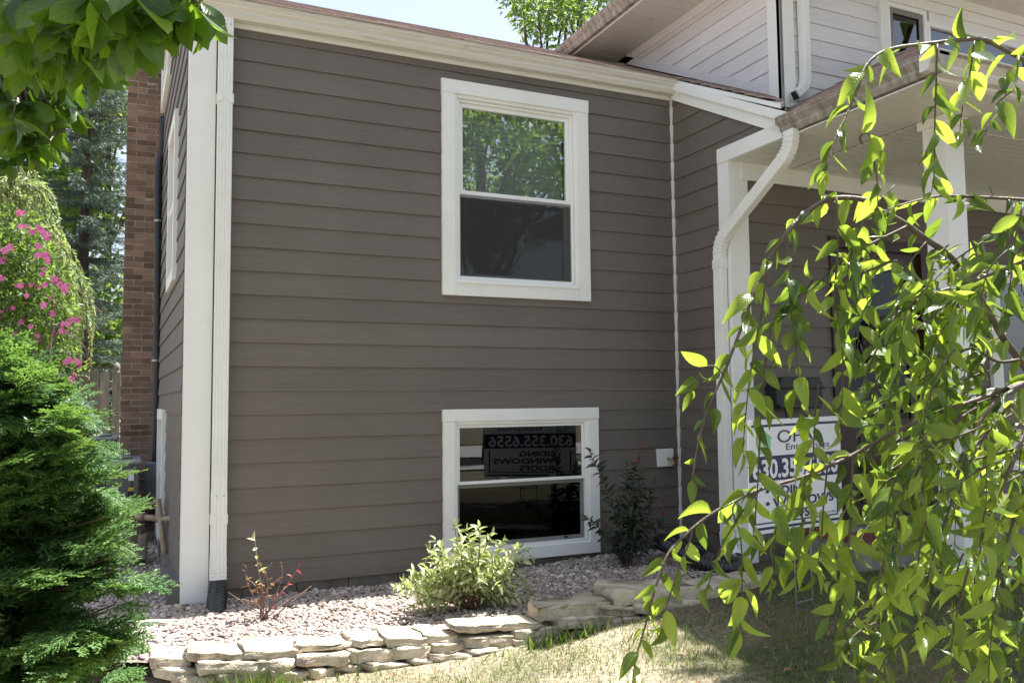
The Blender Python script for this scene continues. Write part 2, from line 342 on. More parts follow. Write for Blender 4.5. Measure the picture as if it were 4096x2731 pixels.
def np_mesh(name, V, F, m, parent=None, UV=None, smooth=False, loc=None):
    """V (n,3), F (m,k) with k = 3 or 4 everywhere"""
    c = np.array(loc) if loc is not None else (V.min(0)+V.max(0))/2
    me = bpy.data.meshes.new(name); nf, k = F.shape
    me.vertices.add(len(V)); me.vertices.foreach_set('co', (V-c).astype(np.float32).ravel())
    me.loops.add(nf*k); me.loops.foreach_set('vertex_index', F.astype(np.int32).ravel())
    me.polygons.add(nf); me.polygons.foreach_set('loop_start', np.arange(0, nf*k, k, dtype=np.int32))
    if smooth: me.polygons.foreach_set('use_smooth', np.ones(nf, dtype=bool))
    if UV is not None:
        l = me.uv_layers.new(name='UVMap'); l.data.foreach_set('uv', UV[F.ravel()].astype(np.float32).ravel())
    me.materials.append(MATS[m] if isinstance(m, str) else m); me.update(calc_edges=True); me.validate()
    return link_obj(name, me, parent, c)
def inst(T, M):
    """T=(V,F,UV) template, M (n,4,4) -> joined arrays"""
    V, F, UV = T; n = len(M)
    W = np.einsum('nij,vj->nvi', M[:, :3, :3], V) + M[:, None, :3, 3]
    FF = F[None]+(np.arange(n)*len(V))[:, None, None]
    return W.reshape(-1,3), FF.reshape(-1, F.shape[1]), np.tile(UV, (n,1))
def frame(p, d, nrm, s=1.0, sw=1.0):
    d = np.asarray(d, float); d = d/(np.linalg.norm(d)+1e-9); x = np.cross(d, nrm); l = np.linalg.norm(x)
    x = x/l if l > 1e-4 else np.array([1.,0,0]); z = np.cross(x, d)
    M = np.eye(4); M[:3,0] = x*s*sw; M[:3,1] = d*s; M[:3,2] = z*s; M[:3,3] = p; return M
def nrm_(a): return a/(np.linalg.norm(a, axis=1, keepdims=True)+1e-9)
def rvecs(n): return nrm_(rng.normal(size=(n,3)))
def frames(p, d, n_, s):
    d = nrm_(d); x = nrm_(np.cross(d, n_)); z = np.cross(x, d); M = np.zeros((len(p),4,4)); s = np.asarray(s)[:,None]
    M[:,:3,0] = x*s; M[:,:3,1] = d*s; M[:,:3,2] = z*s; M[:,:3,3] = p; M[:,3,3] = 1; return M
def leaf_t(shape='cherry', n=5, fold=.25, curl=.25, width=.42, side=0.0):
    """leaf of unit length along +y, base at origin"""
    V = []; UV = []; F = []
    for i in range(n+1):
        v = i/n
        if shape == 'cherry': w = (math.sin(math.pi*min(1, v**.85))**.8)*(1-.35*v) + (0.0 if v < 1 else 0)
        elif shape == 'magnolia': w = math.sin(math.pi*v**1.35)**.75
        else: w = math.sin(math.pi*v)**.8
        w *= width/2; z = -curl*v*v; y = v*(1-.15*curl*v); xo = side*v*v
        for u in (-1, 0, 1):
            V.append((xo+u*w, y, z+abs(u)*w*fold*2)); UV.append((.5+u*.5, v))
    for i in range(n):
        for j in (0, 1):
            a = i*3+j; F.append((a, a+1, a+4, a+3))
    return np.array(V, float), np.array(F), np.array(UV, float)
def unit(v): v = np.asarray(v, float); return v/(np.linalg.norm(v)+1e-9)
def rvec(): return unit(rng.normal(size=3))
def smooth_path(P, k=5):
    P = [np.asarray(p, float) for p in P]; out = []
    for i in range(len(P)-1):
        a, b, c, d = P[max(i-1,0)], P[i], P[i+1], P[min(i+2,len(P)-1)]
        for t in np.linspace(0, 1, k, endpoint=False):
            out.append(.5*((2*b)+(c-a)*t+(2*a-5*b+4*c-d)*t*t+(3*b-a-3*c+d)*t**3))
    out.append(P[-1]); return out

# ------------------------------------------------------------------ the ground
def ss(a, b, t): t = min(1, max(0, (t-a)/(b-a))); return t*t*(3-2*t)
def gz(x, y):
    """lawn height: rises a little towards the porch, falls gently to the street"""
    return .19*ss(1.2, 3.6, x)*ss(-4.2, -2.0, y) + (.012*(y+6) if y < -6 else 0)
def ystone(x):            # front line of the stone edging
    return np.interp(x, [-3,-.8,-.1,.16,.48,.84,1.28,1.75,2.18,2.6,3.0,3.4,3.9,4.3], [-.2,-.95,-1.31,-1.42,-1.5,-1.5,-1.55,-1.58,-1.6,-1.62,-1.68,-1.74,-1.5,-1.3])
def grid(name, xs, ys, zf, m, kind='structure'):
    V = np.array([(x, y, zf(x, y)) for y in ys for x in xs]); nx = len(xs)
    F = np.array([(j*nx+i, j*nx+i+1, (j+1)*nx+i+1, (j+1)*nx+i) for j in range(len(ys)-1) for i in range(nx-1)])
    o = np_mesh(name, V, F, m, smooth=True); o['kind'] = kind; return o
xs = np.concatenate([[-200,-80,-30,-12], np.arange(-6, 9.01, .25), [14,30,80,200]])
ys = np.concatenate([[-200,-80,-40,-20,-14,-10], np.arange(-8, 0.01, .25), [2, 5, 9, 20, 80, 200]])
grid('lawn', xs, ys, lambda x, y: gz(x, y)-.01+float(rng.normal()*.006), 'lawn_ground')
# street and pavement behind the photographer (seen in the window glass)
grid('street', np.linspace(-60,60,9), np.linspace(-24,-16.5,3), lambda x, y: gz(x,y)+.03, 'road_concrete')
grid('pavement', np.linspace(-60,60,9), np.linspace(-13.2,-11.9,3), lambda x, y: gz(x,y)+.03, 'road_concrete')
def bedz(x, y):
    yf = float(ystone(x)); t = (y-yf)/(0-yf+1e-6)
    return max(.105 + .035*ss(0, 1, t) + .09*ss(2.2, 3.4, x)*ss(-.9, -1.4, y)*0 + .06*ss(2.2,3.6,x), .0)
xs = np.arange(-1.6, 4.31, .1); ys = np.linspace(0, 1, 13)
V = np.array([(x, float(ystone(x))+.06+(0-float(ystone(x))-.06)*t+.02*(t==1), bedz(x, float(ystone(x))*(1-t))) for t in ys for x in xs]); nx = len(xs)
F = np.array([(j*nx+i, j*nx+i+1, (j+1)*nx+i+1, (j+1)*nx+i) for j in range(12) for i in range(nx-1)])
o = np_mesh('gravel_bed', V, F, 'gravel_bed', smooth=True); o['kind'] = 'structure'
xs = np.linspace(-1.6, .0, 9); ys2 = np.linspace(.02, 5.2, 14)
o = grid('side_gravel_bed', xs, ys2, lambda x, y: .14, 'gravel_bed')

# ------------------------------------------------------------------ the house
house = thing('house', 'split-level house with dark lap siding, pale upper siding and white trim', 'house', (0, 0, 0.1))
def clip_poly(P, a, b, c):
    out = []
    for i in range(len(P)):
        p, q = P[i], P[(i+1)%len(P)]; fp = a*p[0]+b*p[1]-c; fq = a*q[0]+b*q[1]-c
        if fp <= 0: out.append(p)
        if fp*fq < 0: t = fp/(fp-fq); out.append((p[0]+t*(q[0]-p[0]), p[1]+t*(q[1]-p[1])))
    return out
def siding(wall, O, Ud, Nd, u0, u1, zs, ex, m, holes=(), clips=(), thick=.012):
    O = np.array(O, float); Ud = np.array(Ud, float); Nd = np.array(Nd, float); Z = np.array([0,0,1.])
    for z in zs:
        z1 = z+ex-.0006; rects = [(u0, u1, z, z1)]
        for (h0, h1, k0, k1) in holes:
            nr = []
            for (a, b, c, d) in rects:
                if h1 <= a or h0 >= b or k1 <= c or k0 >= d: nr.append((a,b,c,d)); continue
                if a < h0: nr.append((a, h0, c, d))
                if b > h1: nr.append((h1, b, c, d))
                if d > k1: nr.append((max(a,h0), min(b,h1), max(k1,c), d))
                if c < k0: nr.append((max(a,h0), min(b,h1), c, min(k0,d)))
            rects = nr
        for (a, b, c, d) in rects:
            mb = MB()
            if b-a < .004 or d-c < .004: continue
            P = [(a,c),(b,c),(b,d),(a,d)]
            for cl in clips:
                P = clip_poly(P, *cl)
                if len(P) < 3: break
            if len(P) < 3: continue
            n = len(P); jit = random.uniform(-.0008, .0008)
            fr = [O+Ud*p[0]+Z*p[1]+Nd*(.0245+jit-thick*(p[1]-z)/ex) for p in P]; bk = [O+Ud*p[0]+Z*p[1]-Nd*.002 for p in P]
            mb.add(fr+bk, [tuple(range(n)), tuple(range(2*n-1,n-1,-1))]+[(i,i+n,(i+1)%n+n,(i+1)%n) for i in range(n)])
            mb.build('siding_plank', m, wall)
LZ = lambda n: 1.65+(16-n)*.1778
EX = .1778; WX = 4.275
w1 = (1.943, 3.331, 2.424, 4.238)     # casing outline of the tall window
w2 = (1.943, 3.386, .238, 1.490)      # casing outline of the low window
def inset(w, d): return (w[0]+d, w[1]-d, w[2]+d, w[3]-d)
# front wall
fw = part('front_wall', house, (2, 0, .2))
siding(fw, (0,0,0), (1,0,0), (0,-1,0), .13, 4.235, [LZ(n) for n in range(24, 0, -1)], EX, 'siding_x', [inset(w1,.06), inset(w2,.06)], [(0,1,4.43)])
mb = MB()
for i in range(11): mb.box(.02+i*.39, .02+i*.39+.384, -.004, .15, -.1, .224)
mb.build('foundation_block', 'block', fw)
B(.0, 4.25, .002, .03, .224, 1.49).box(0,1.95,.002,.03,1.49,4.4).box(3.32,4.25,.002,.03,1.49,4.4).box(1.95,3.32,.002,.03,1.49,2.44) if False else None
B(.10, 4.25, -.034, .0, 4.375, 4.50).build('frieze_board', 'white_trim', fw)
B(.10, 4.27, -.052, -.034, 4.43, 4.51).build('fascia', 'white_trim', fw)
# corner boards
B(-.014, .172, -.034, .0, .075, 4.43).build('corner_board', 'white_trim', fw)
B(-.014, .02, .0, .11, .075, 4.43).build('corner_board', 'white_trim', fw)
# inside corner trim
B(WX-.036, WX+.002, -.036, .003, .3, 4.41).build('inside_corner_trim', 'white_trim', fw)

# right-hand return wall (faces left), up under the sloping rake
rw = part('return_wall', house, (WX, -.4, .2))
rk = lambda y: 4.385+.535*y              # underside line of the rake board
siding(rw, (WX,0,0), (0,-1,0), (-1,0,0), .03, .735, [LZ(n) for n in range(23, 0, -1)], EX, 'siding_y', [], [(.535,1,4.42)])
siding(rw, (WX,0,0), (0,-1,0), (-1,0,0), .735, 1.6, [LZ(n) for n in range(6, 0, -1)], EX, 'siding_y', [(.6,2,3.0,3.70)], [(.535,1,4.42)])
B(WX+.002, WX+.12, -.7, .0, -.1, .405).build('foundation_block', 'block', rw)
# corner board at the porch ("post")
B(WX-.034, WX, -.80, -.692, .19, 3.592).build('corner_board', 'white_trim', rw)
B(WX-.034, WX+.17, -.834, -.80, .19, 3.592).build('corner_board', 'white_trim', rw)
# entry wall under the porch
ew = part('entry_wall', house, (6, -.8, .2))
door = (5.36, 6.62, .45, 3.02); bay = (7.45, 10.2, .98, 2.88)
siding(ew, (0,-.8,0), (1,0,0), (0,-1,0), WX+.17, 11, [LZ(n) for n in range(22, 5, -1)], EX, 'siding_x', [door, inset(bay,.06)], [(0,1,3.45)])
B(WX+.1, 11, -.845, -.79, 3.43, 3.60).build('frieze_board', 'white_trim', ew)
B(WX+.1, 11, -.795, -.6, -.1, .42).build('foundation_block', 'block', ew)
# brown front door with glass and casing
dr = part('front_door', house, (6, -.8, .45))
x0, x1, z0, z1 = door
B(x0, x0+.1, -.84, -.74, z0, z1).build('door_jamb', 'door_brown', dr); B(x1-.1, x1, -.84, -.74, z0, z1).build('door_jamb', 'door_brown', dr)
B(x0+.1, x1-.1, -.84, -.74, z1-.1, z1).build('door_jamb', 'door_brown', dr)
mb = B(x0+.1, x0+.26, -.79, -.75, z0, z1-.1).box(x1-.26, x1-.1, -.79, -.75, z0, z1-.1).box(x0+.26, x1-.26, -.79, -.75, z0, z0+.9).box(x0+.26, x1-.26, -.79, -.75, z1-.28, z1-.1)
mb.build('door_leaf', 'door_brown', dr)
for k in range(2): B(x0+.32+k*.33, x0+.58+k*.33, -.8, -.79, z0+.15, z0+.75).build('door_panel', 'door_brown', dr, bevel=.01)
B(x0+.26, x1-.26, -.775, -.770, z0+.9, z1-.28).build('pane', 'glass_door', dr)
_hall = (x0, x1, z0, z1)
MB().tube([(x1-.2,-.80,1.42),(x1-.2,-.85,1.42),(x1-.26,-.86,1.42),(x1-.32,-.86,1.42)], .013, 8).build('handle', 'brass', dr, smooth=True)

# ---- window builder on a wall facing -y at plane yw
def room(parent, x0,x1,y0,y1,z0,z1):
    e = .02
    B(x0,x1,y1,y1+e,z0,z1).box(x0-e,x0,y0,y1+e,z0,z1).box(x1,x1+e,y0,y1+e,z0,z1).box(x0-e,x1+e,y0,y1+e,z1,z1+e).box(x0-e,x1+e,y0,y1+e,z0-e,z0).build('dark_interior', 'dark_room', parent)
def casing(par, w, cw, yf, yb, th_bot=None, legs=True):
    x0,x1,z0,z1 = w; tb = th_bot or cw
    B(x0-.004, x1+.004, yf-.003, yb, z1-cw, z1).build('casing', 'white_trim', par, bevel=.003)
    B(x0, x0+cw, yf, yb, z0, z1-cw-.0005).build('casing', 'white_trim', par, bevel=.003)
    B(x1-cw, x1, yf, yb, z0, z1-cw-.0005).build('casing', 'white_trim', par, bevel=.003)
    B(x0+cw+.0006, x1-cw-.0006, yf+.001, yb, z0, z0+tb).build('casing', 'white_trim', par, bevel=.003)
def ring(x0,x1,z0,z1,w,y0,y1):
    return B(x0,x0+w,y0,y1,z0,z1).box(x1-w,x1,y0,y1,z0,z1).box(x0+w,x1-w,y0,y1,z1-w,z1).box(x0+w,x1-w,y0,y1,z0,z0+w)
room(dr, _hall[0]+.05, _hall[1]-.05, -.739, .2, _hall[2], _hall[3])
# tall double-hung window
win = part('window', house, (2.6, 0, 2.42)); cw = .115
casing(win, w1, cw, -.048, .0)
a, b, c, d = inset(w1, cw)
ring(a-.001, b+.001, c-.001, d+.001, .028, -.03, .14).build('jamb', 'vinyl', win)
ring(a+.028, b-.028, c+.028, d-.028, .024, -.008, .12).build('frame', 'vinyl', win, bevel=.003)
B(a, b, -.058, -.03, c-.012, c+.012).build('sill', 'vinyl', win, bevel=.004)
fa, fb, fc, fd = a+.052, b-.052, c+.052, d-.052; mid = 3.286
s1 = ring(fa, fb, mid, fd, .036, .012, .05).build('upper_sash', 'vinyl', win, bevel=.004)
B(fa+.03, fb-.03, .028, .033, mid+.03, fd-.03).build('pane', 'glass_main', s1)
s2 = ring(fa, fb, fc, mid+.03, .036, .055, .09).build('lower_sash', 'vinyl', win, bevel=.004)
B(fa+.03, fb-.03, .070, .075, fc+.03, mid).build('pane', 'glass_main', s2)
sc = ring(fa-.012, fb+.012, fc-.012, mid-.006, .02, .000, .011).build('insect_screen', 'screen_frame', win)
# fine mesh of the insect screen
def screen_mat():   # used by both windows
    m, nt, b_, new, link = nodes_of('screen_mesh'); out = nt.nodes['Material Output']
    t = new('ShaderNodeBsdfTransparent'); di = new('ShaderNodeBsdfDiffuse'); di.inputs[0].default_value = (.05,.05,.052,1)
    ms = new('ShaderNodeMixShader'); ms.inputs[0].default_value = .5
    link(t.outputs[0], ms.inputs[1]); link(di.outputs[0], ms.inputs[2]); link(ms.outputs[0], out.inputs[0]); MATS['screen_mesh'] = m
screen_mat()
B(fa+.006, fb-.006, .0045, .0055, fc+.006, mid-.024).build('screen_mesh', 'screen_mesh', sc)
room(win, a-.1, b+.1, .141, 1.2, c-.2, d+.15)
bl = MB()
zz = c+.03
while zz < d-.02:
    bl.add([(a+.05,.15,zz),(b-.05,.15,zz),(b-.05,.158,zz+.047),(a+.05,.158,zz+.047)], [(0,1,2,3)]); zz += .046
bl.box(a+.04,b-.04,.145,.18,d-.05,d-.01).build('blind', 'blind', win)
# low basement window
win = part('basement_window', house, (2.66, 0, .24)); cw = .098
casing(win, w2, cw, -.048, .0, .10)
a, b, c, d = inset(w2, cw); 
ring(a-.001, b+.001, c-.001, d+.001, .03, -.03, .1).build('frame', 'vinyl', win, bevel=.003)
fa, fb, fc, fd = a+.03, b-.03, c+.03, d-.03; mid = .905
s1 = ring(fa, fb, mid-.03, fd, .026, -.012, .03).build('upper_sash', 'vinyl', win, bevel=.004)
pn = B(fa+.02, fb-.02, -.002, .002, mid, fd-.02).build('pane', 'glass_dark', s1)
pn.rotation_euler.z = R(-.45)
s2 = ring(fa, fb, fc, mid-.032, .03, .012, .05).build('lower_sash', 'screen_frame', win, bevel=.003)
B(fa+.02, fb-.02, .026, .030, fc+.02, mid-.05).build('pane', 'glass_door', s2)
for k in (-.16, .3):
    B(2.66+k-.03, 2.66+k+.03, .004, .028, mid+.0, mid+.018).build('latch', 'vinyl', s1, bevel=.004)
B(3.06, 3.09, .003, .012, fc+.012, fc+.028).build('latch', 'black_plastic', s2)
room(win, a-.1, b+.1, .101, 1.2, c-.2, d+.15)
# hose tap on a white mounting block
hb = part('hose_tap', house, (4.1, -.02, .95))
p0 = at(2631,1795,y=-.04); p1 = at(2691,1864,y=-.04)
hx0, hx1, hz0, hz1 = p0[0], p1[0]+.01, p1[2], p0[2]
B(hx0, hx1, -.048, -.005, hz0, hz1).build('mounting_block', 'white_trim', hb, bevel=.006)
cx, cz = (hx0+hx1)/2+.02, (hz0+hz1)/2-.01
MB().tube([(cx,-.045,cz),(cx,-.10,cz-.005),(cx+.005,-.125,cz-.03),(cx+.005,-.13,cz-.06)], [.014,.014,.013,.016], 8).build('spout', 'brass', hb, smooth=True)
m_ = MB(); 
for k in range(8):
    w = k*math.pi/4; m_.tube([(cx+.04,-.10,cz+.012),(cx+.04+.03*math.cos(w),-.115,cz+.012+.03*math.sin(w))], .006, 5)
m_.tube([(cx,-.09,cz),(cx+.04,-.11,cz+.012)], .008, 6).build('tap_wheel', 'rust', hb)

# ---- side gable wall (faces left), slightly out of square
SD = unit((-.021, 1, 0)); SN = unit((-1, -.021, 0))
sw = part('side_wall', house, (0, 2, .2))
zs = [LZ(n) for n in range(24, -12, -1)]
sideW = (.78, 2.05, 2.93, 4.02); sideB = (1.95, 3.05, .62, 1.52); vent = (2.35, 3.35, 4.75, 5.7)
def solve_y(px, py):                     # y on the side wall seen at this pixel
    lo, hi = 0.01, 12
    for _ in range(50):
        m_ = (lo+hi)/2
        d_ = ray(px, py); y = m_; p = CAM+d_*((y-CAM[1])/d_[1])
        if p[0] > -.021*y-.02: hi = m_
        else: lo = m_
    return lo
def side_rect(near, far):
    yn = solve_y(*near[0]); yf = solve_y(*far[0])
    z_t = at(*near[0], y=yn)[2]; z_b = at(*near[1], y=yn)[2]
    return (yn, yf, z_b, z_t)
sideW = side_rect([(717,436),(705,1119)], [(688,600),(677,1180)])
sideB = side_rect([(664,1637),(664,2190)], [(642,1637),(640,2000)])
vent = side_rect([(686,60),(680,298)], [(662,60),(658,352)])
siding(sw, (0,0,0), SD, SN, .11, 6.6, zs, EX, 'siding_y', [inset(sideW,.05), inset(sideB,.05), inset(vent,.05)], [(-.5,1,4.56),(.5,1,7.86)])
B(-.1, .1, .0, 3.9, -.1, .30).build('foundation_block', 'block', sw)
def side_window(par, w, cw, rail=True, louvre=False):
    y0,y1,z0,z1 = w
    def bx(u0,u1,n0,n1,k0,k1):
        mb = MB(); pts = []
        for k in (k0,k1):
            for (u,n) in ((u0,n0),(u1,n0),(u1,n1),(u0,n1)):
                q = SD*u+SN*n; pts.append((q[0],q[1],k))
        return mb.add(pts, [(3,2,1,0),(4,5,6,7),(0,1,5,4),(1,2,6,5),(2,3,7,6),(3,0,4,7)])
    bx(y0,y0+cw,0,.05,z0,z1-cw).build('casing','white_trim',par); bx(y1-cw,y1,0,.05,z0,z1-cw).build('casing','white_trim',par)
    bx(y0,y1,0,.053,z1-cw,z1).build('casing','white_trim',par); bx(y0+cw,y1-cw,0,.05,z0,z0+cw).build('casing','white_trim',par)
    if louvre:
        z = z0+cw
        while z < z1-cw: bx(y0+cw,y1-cw,-.02,.03,z,z+.02).build('louvre','white_trim',par); z += .06
        return
    if rail: bx(y0+cw,y1-cw,-.02,.03,(z0+z1)/2-.03,(z0+z1)/2+.03).build('rail','vinyl',par)
    bx(y0+cw,y1-cw,-.012,-.008,z0+cw,z1-cw).build('pane','glass_dark',par)
    bx(y0+cw-.03,y1-cw+.03,-.3,-.28,z0,z1).build('dark_interior','dark_room',par)
for nm, w, lv in (('side_window', sideW, 0), ('side_basement_window', sideB, 0), ('gable_vent', vent, 1)):
    q = SD*w[0]; side_window(part(nm, house, (q[0], q[1], w[2])), w, .1, True, bool(lv))
# rake board of the gable
rb = MB(); 
for (y0,y1) in ((-.12, 3.3),):
    rb.poly_extrude([(-.12,y0,4.42),(-.12,y1,4.42+.5*(y1-y0)),(-.12,y1,4.60+.5*(y1-y0)),(-.12,y0,4.60)], (.035,0,0))
rb.build('rake_board', 'white_trim', house)
B(-.10, -.0, -.12, .1, 4.40, 4.44).build('eave_return', 'white_trim', house)

# ---- brick chimney on the side wall
ch = part('chimney', house, (-.27, 4.0, .1))
CY = 3.85
def chx(z): return -.465 + .004*(z-1.3)
cxr = -.07
B(-.47+.006, cxr, CY+.0045, CY+.9, .0, 6.6).build('mortar_core', 'mortar', ch)
course = .0677; bl_ = .203; nb = 0
def brick_mesh(l, h, w, i):
    rr = random.Random(i); j = lambda: rr.uniform(-.003, .003)
    mb = MB(); mb.box(-l/2,l/2,-w/2,w/2,-h/2,h/2); V = [(x+j(),y+j()*1.3,z+j()) for x,y,z in mb.v]
    me = bpy.data.meshes.new('brick'); me.from_pydata(V, [], mb.f); me.materials.append(MATS['brick']); return me
BM = {}
z = .12; row = 0
while z < 6.0:
    x = cxr
    lens = [.195,.195] if row % 2 == 0 else [.09,.195,.1]
    # right to left, clipped at the chimney's left edge
    segs = []; xr = cxr
    for l in (lens+[.195]):
        xl = max(xr-l, -.468)
        if xr-xl > .03: segs.append((xl, xr))
        xr = xl-.009
        if xr < -.45: break
    for (xl, xr_) in segs:
        key = (round(xr_-xl,3), random.randrange(3))
        if key not in BM: BM[key] = brick_mesh(key[0], .057, .09, len(BM))
        link_obj('brick', BM[key], ch, ((xl+xr_)/2, CY+.045+random.uniform(-.002,.002), z+.0285))
    # left flank (seen as a thin lit edge)
    z += course; row += 1
fl = MB(); z = .12; row = 0
while z < 6.0:
    y = CY+.1+(.1 if row % 2 else 0)
    while y < CY+.86: fl.box(-.470,-.44,y,y+.194,z,z+.057); y += .203
    z += course; row += 1
fl.build('side_bricks', 'brick', ch)
# black vent pipe beside the chimney
vp = part('vent_pipe', house, (-.09, 3.6, .2))
pp = [at(653,470,y=3.55), at(648,610,y=3.55), at(634,690,y=3.5), at(632,1000,y=3.5), at(628,1450,y=3.5), at(620,1800,y=3.5), at(616,1980,y=3.5)]
MB().tube(smooth_path(pp, 3), .042, 10).build('pipe', 'black_pipe', vp, smooth=True)
for (px,py) in ((634,885),(625,1442)):
    q = at(px,py,y=3.5); MB().tube([q-np.array([0,0,.012]), q+np.array([0,0,.012])], .05, 10).box(q[0],q[0]+.1,q[1]-.01,q[1]+.01,q[2]-.01,q[2]+.01).build('pipe_clamp', 'wire', vp)
q = at(600,1890,y=3.45)
B(q[0]-.05,q[0]+.13,3.4,3.52,.55,.93).build('meter_box', 'ac_top', house, bevel=.01)

# ---- roofs
rf = part('main_roof', house, (2.4, 1.5, 4.6))
def slab(pts, t, name, m, par): return MB().poly_extrude(pts, (0,0,-t)).build(name, m, par)
EYF = -.175; EZ = 4.535; SL = .5
zr = lambda y: EZ+SL*(y-EYF)
slab([(-.14,EYF+.02,zr(EYF+.02)-.012),(4.27,EYF+.02,zr(EYF+.02)-.012),(4.27,3.3,zr(3.3)-.012),(-.14,3.3,zr(3.3)-.012)], .05, 'roof_deck', 'white_trim', rf)
slab([(-.14,3.3,zr(3.3)-.012),(4.84,3.3,zr(3.3)-.012),(4.84,6.8,zr(3.3)-1.75),(-.14,6.8,zr(3.3)-1.75)], .05, 'roof_deck', 'shingle', rf)
y = EYF-.012; k = 0
while y < 3.3:
    y2 = min(3.32, y+.155); mb = MB(); x = -.15-random.random()*.3
    while x < 4.84:
        xe = min(4.84, x+.33); xa = max(x,-.15); t = .0022+.002*random.random(); 
        x_lim = 4.84
        mb.poly_extrude([(xa,y,zr(y)+t),(xe-.004,y,zr(y)+t),(xe-.004,y2,zr(y2)),(xa,y2,zr(y2))], (0,0,-.004)); x += .33
    mb.build('shingle_course', 'shingle', rf); y += .143; k += 1
# porch roof A: continuation of the main slope down towards the porch, right of the rake
pa = part('porch_roof', house, (4.6, -.8, 4))
slab([(WX-.05,.1,zr(.1)-.02),(4.86,.1,zr(.1)-.02),(4.86,-.86,zr(-.86)-.02),(WX-.05,-1.50,zr(-1.50)-.02)], .04, 'roof_deck', 'white_trim', pa)
y = -1.53; 
while y < .1:
    y2 = y+.155; xe0 = 4.86 if y > -.86 else WX+(4.86-WX)*(y+1.50)/(.64)
    if xe0 > WX+.02:
        mb = MB(); x = WX-.06
        while x < xe0:
            xe = min(xe0, x+.16+.1*random.random()); t = .006+.012*random.random()
            mb.poly_extrude([(x,y-.01*random.random(),zr(y)+t),(xe-.003,y,zr(y)+t),(xe-.003,y2,zr(y2)),(x,y2,zr(y2))], (0,0,-.012)); x = xe
        mb.build('shingle_course', 'shingle', pa)
    y += .143
# porch roof B: slopes down to the left gutter; front slope hips round
GX, GZ = 4.19, 3.70
zb = lambda x: GZ+.035+.53*(x-GX)
hip = 2.0
slab([(GX+.02,-1.45,zb(GX+.02)-.02),(4.84,-.84,zb(4.84)-.02),(6.2,-.84,zb(6.2)-.02),(6.2,-.9,zb(6.2)-.02),(GX+.02,-2.92,zb(GX+.02)-.02)], .03, 'roof_deck', 'shingle', pa)
slab([(GX+.02,-2.92,zb(GX+.02)-.021),(6.2,-.9,zb(6.2)-.021),(11,-.9,zb(6.2)-.021),(11,-2.92,zb(GX+.02)-.021)], .03, 'roof_deck', 'shingle', pa)
x = GX-.005
while x < 6.1:
    x2 = x+.155; ya = -1.47+(x-GX)*.95 if x < 4.85 else -.845; yb = -2.93+(x-GX)*1.0
    if ya-yb > .05:
        mb = MB(); y = yb
        while y < ya:
            ye = min(ya, y+.16+.12*random.random()); t = .008+.006*random.random()
            mb.poly_extrude([(x,y,zb(x)+t),(x,ye-.003,zb(x)+t),(x2,ye-.003,zb(x2)),(x2,y,zb(x2))], (0,0,-.01)); y = ye
        mb.build('shingle_course', 'shingle', pa)
    x += .143
# rake board between the two eaves
mb = MB().poly_extrude([(WX-.045,-.055,4.375),(WX-.045,-.055,4.475),(WX-.045,-1.52,3.70),(WX-.045,-1.52,3.60)], (.045,0,0))
mb.build('rake_board', 'white_trim', house)
mb = MB().poly_extrude([(WX-.07,-.05,4.475),(WX-.07,-.05,4.555),(WX-.07,-1.54,3.775),(WX-.07,-1.54,3.695)], (.07,0,0))
mb.build('rake_trim', 'white_trim', house)

# ---- gutters (K-style profile)
def gutter(par, p0, p1, out, h=.115, d=.125, m='gutter_main', name='gutter'):
    p0 = np.array(p0, float); p1 = np.array(p1, float); o = np.array(out, float); Z = np.array([0,0,1.])
    prof = [(0,0),(0,-h),(d*.45,-h),(d*.62,-h*.72),(d*.62,-h*.55),(d*.95,-h*.2),(d*.95,-h*.05),(d,-h*.02),(d,.006),(d*.9,.008),(d*.9,-.004),(.01,-.004),(.01,0)]
    n = len(prof); V = [p0+o*a+Z*b for a,b in prof]+[p1+o*a+Z*b for a,b in prof]
    F = [(i,(i+1)%n,(i+1)%n+n,i+n) for i in range(n)]+[tuple(range(n))[::-1], tuple(range(n,2*n))]
    return MB().add(V, F).build(name, m, par)
gutter(house, (-.05,-.052,4.525), (WX-.03,-.052,4.525), (0,-1,0))
gutter(house, (GX+.105,-1.49,GZ+.02), (GX+.105,-2.92,GZ+.02), (-1,0,0), m='gutter_dirty')
gutter(house, (GX-.02,-2.80,GZ+.022), (11,-2.80,GZ+.022), (0,-1,0), m='gutter_main')
# porch fascia, soffit, ceiling
ps = part('porch_soffit', house, (5, -2, 3.6))
SZ = 3.585
B(GX+.105, GX+.13, -2.8, -1.50, SZ, GZ+.02).build('fascia', 'white_trim', ps)
B(GX+.13, 11, -2.80, -2.775, SZ, GZ+.02).build('fascia', 'white_trim', ps)
# boxed eave return ("beam") above the corner post
B(WX-.045, WX-.02, -1.5, -.70, SZ-.004, SZ+.125).box(WX-.02, WX+.6, -.72, -.70, SZ-.004, SZ+.125).build('eave_return', 'white_trim', ps)
XB = 4.93
# vented vinyl soffit panels, run across the overhang
y = -.725; 
while y > -2.77:
    B(WX-.02, XB-.01, max(y-.128,-2.775), y-.004, SZ-.006, SZ).build('soffit_panel', 'soffit_vinyl', ps); y -= .132
B(WX-.02, XB, -2.775, -.72, SZ, SZ+.004).build('soffit_backing', 'soffit_vinyl', ps)
x = XB
while x < 11:
    B(x+.004, x+.128, -2.775, -2.2, SZ-.006, SZ).build('soffit_panel', 'soffit_vinyl', ps); x += .132
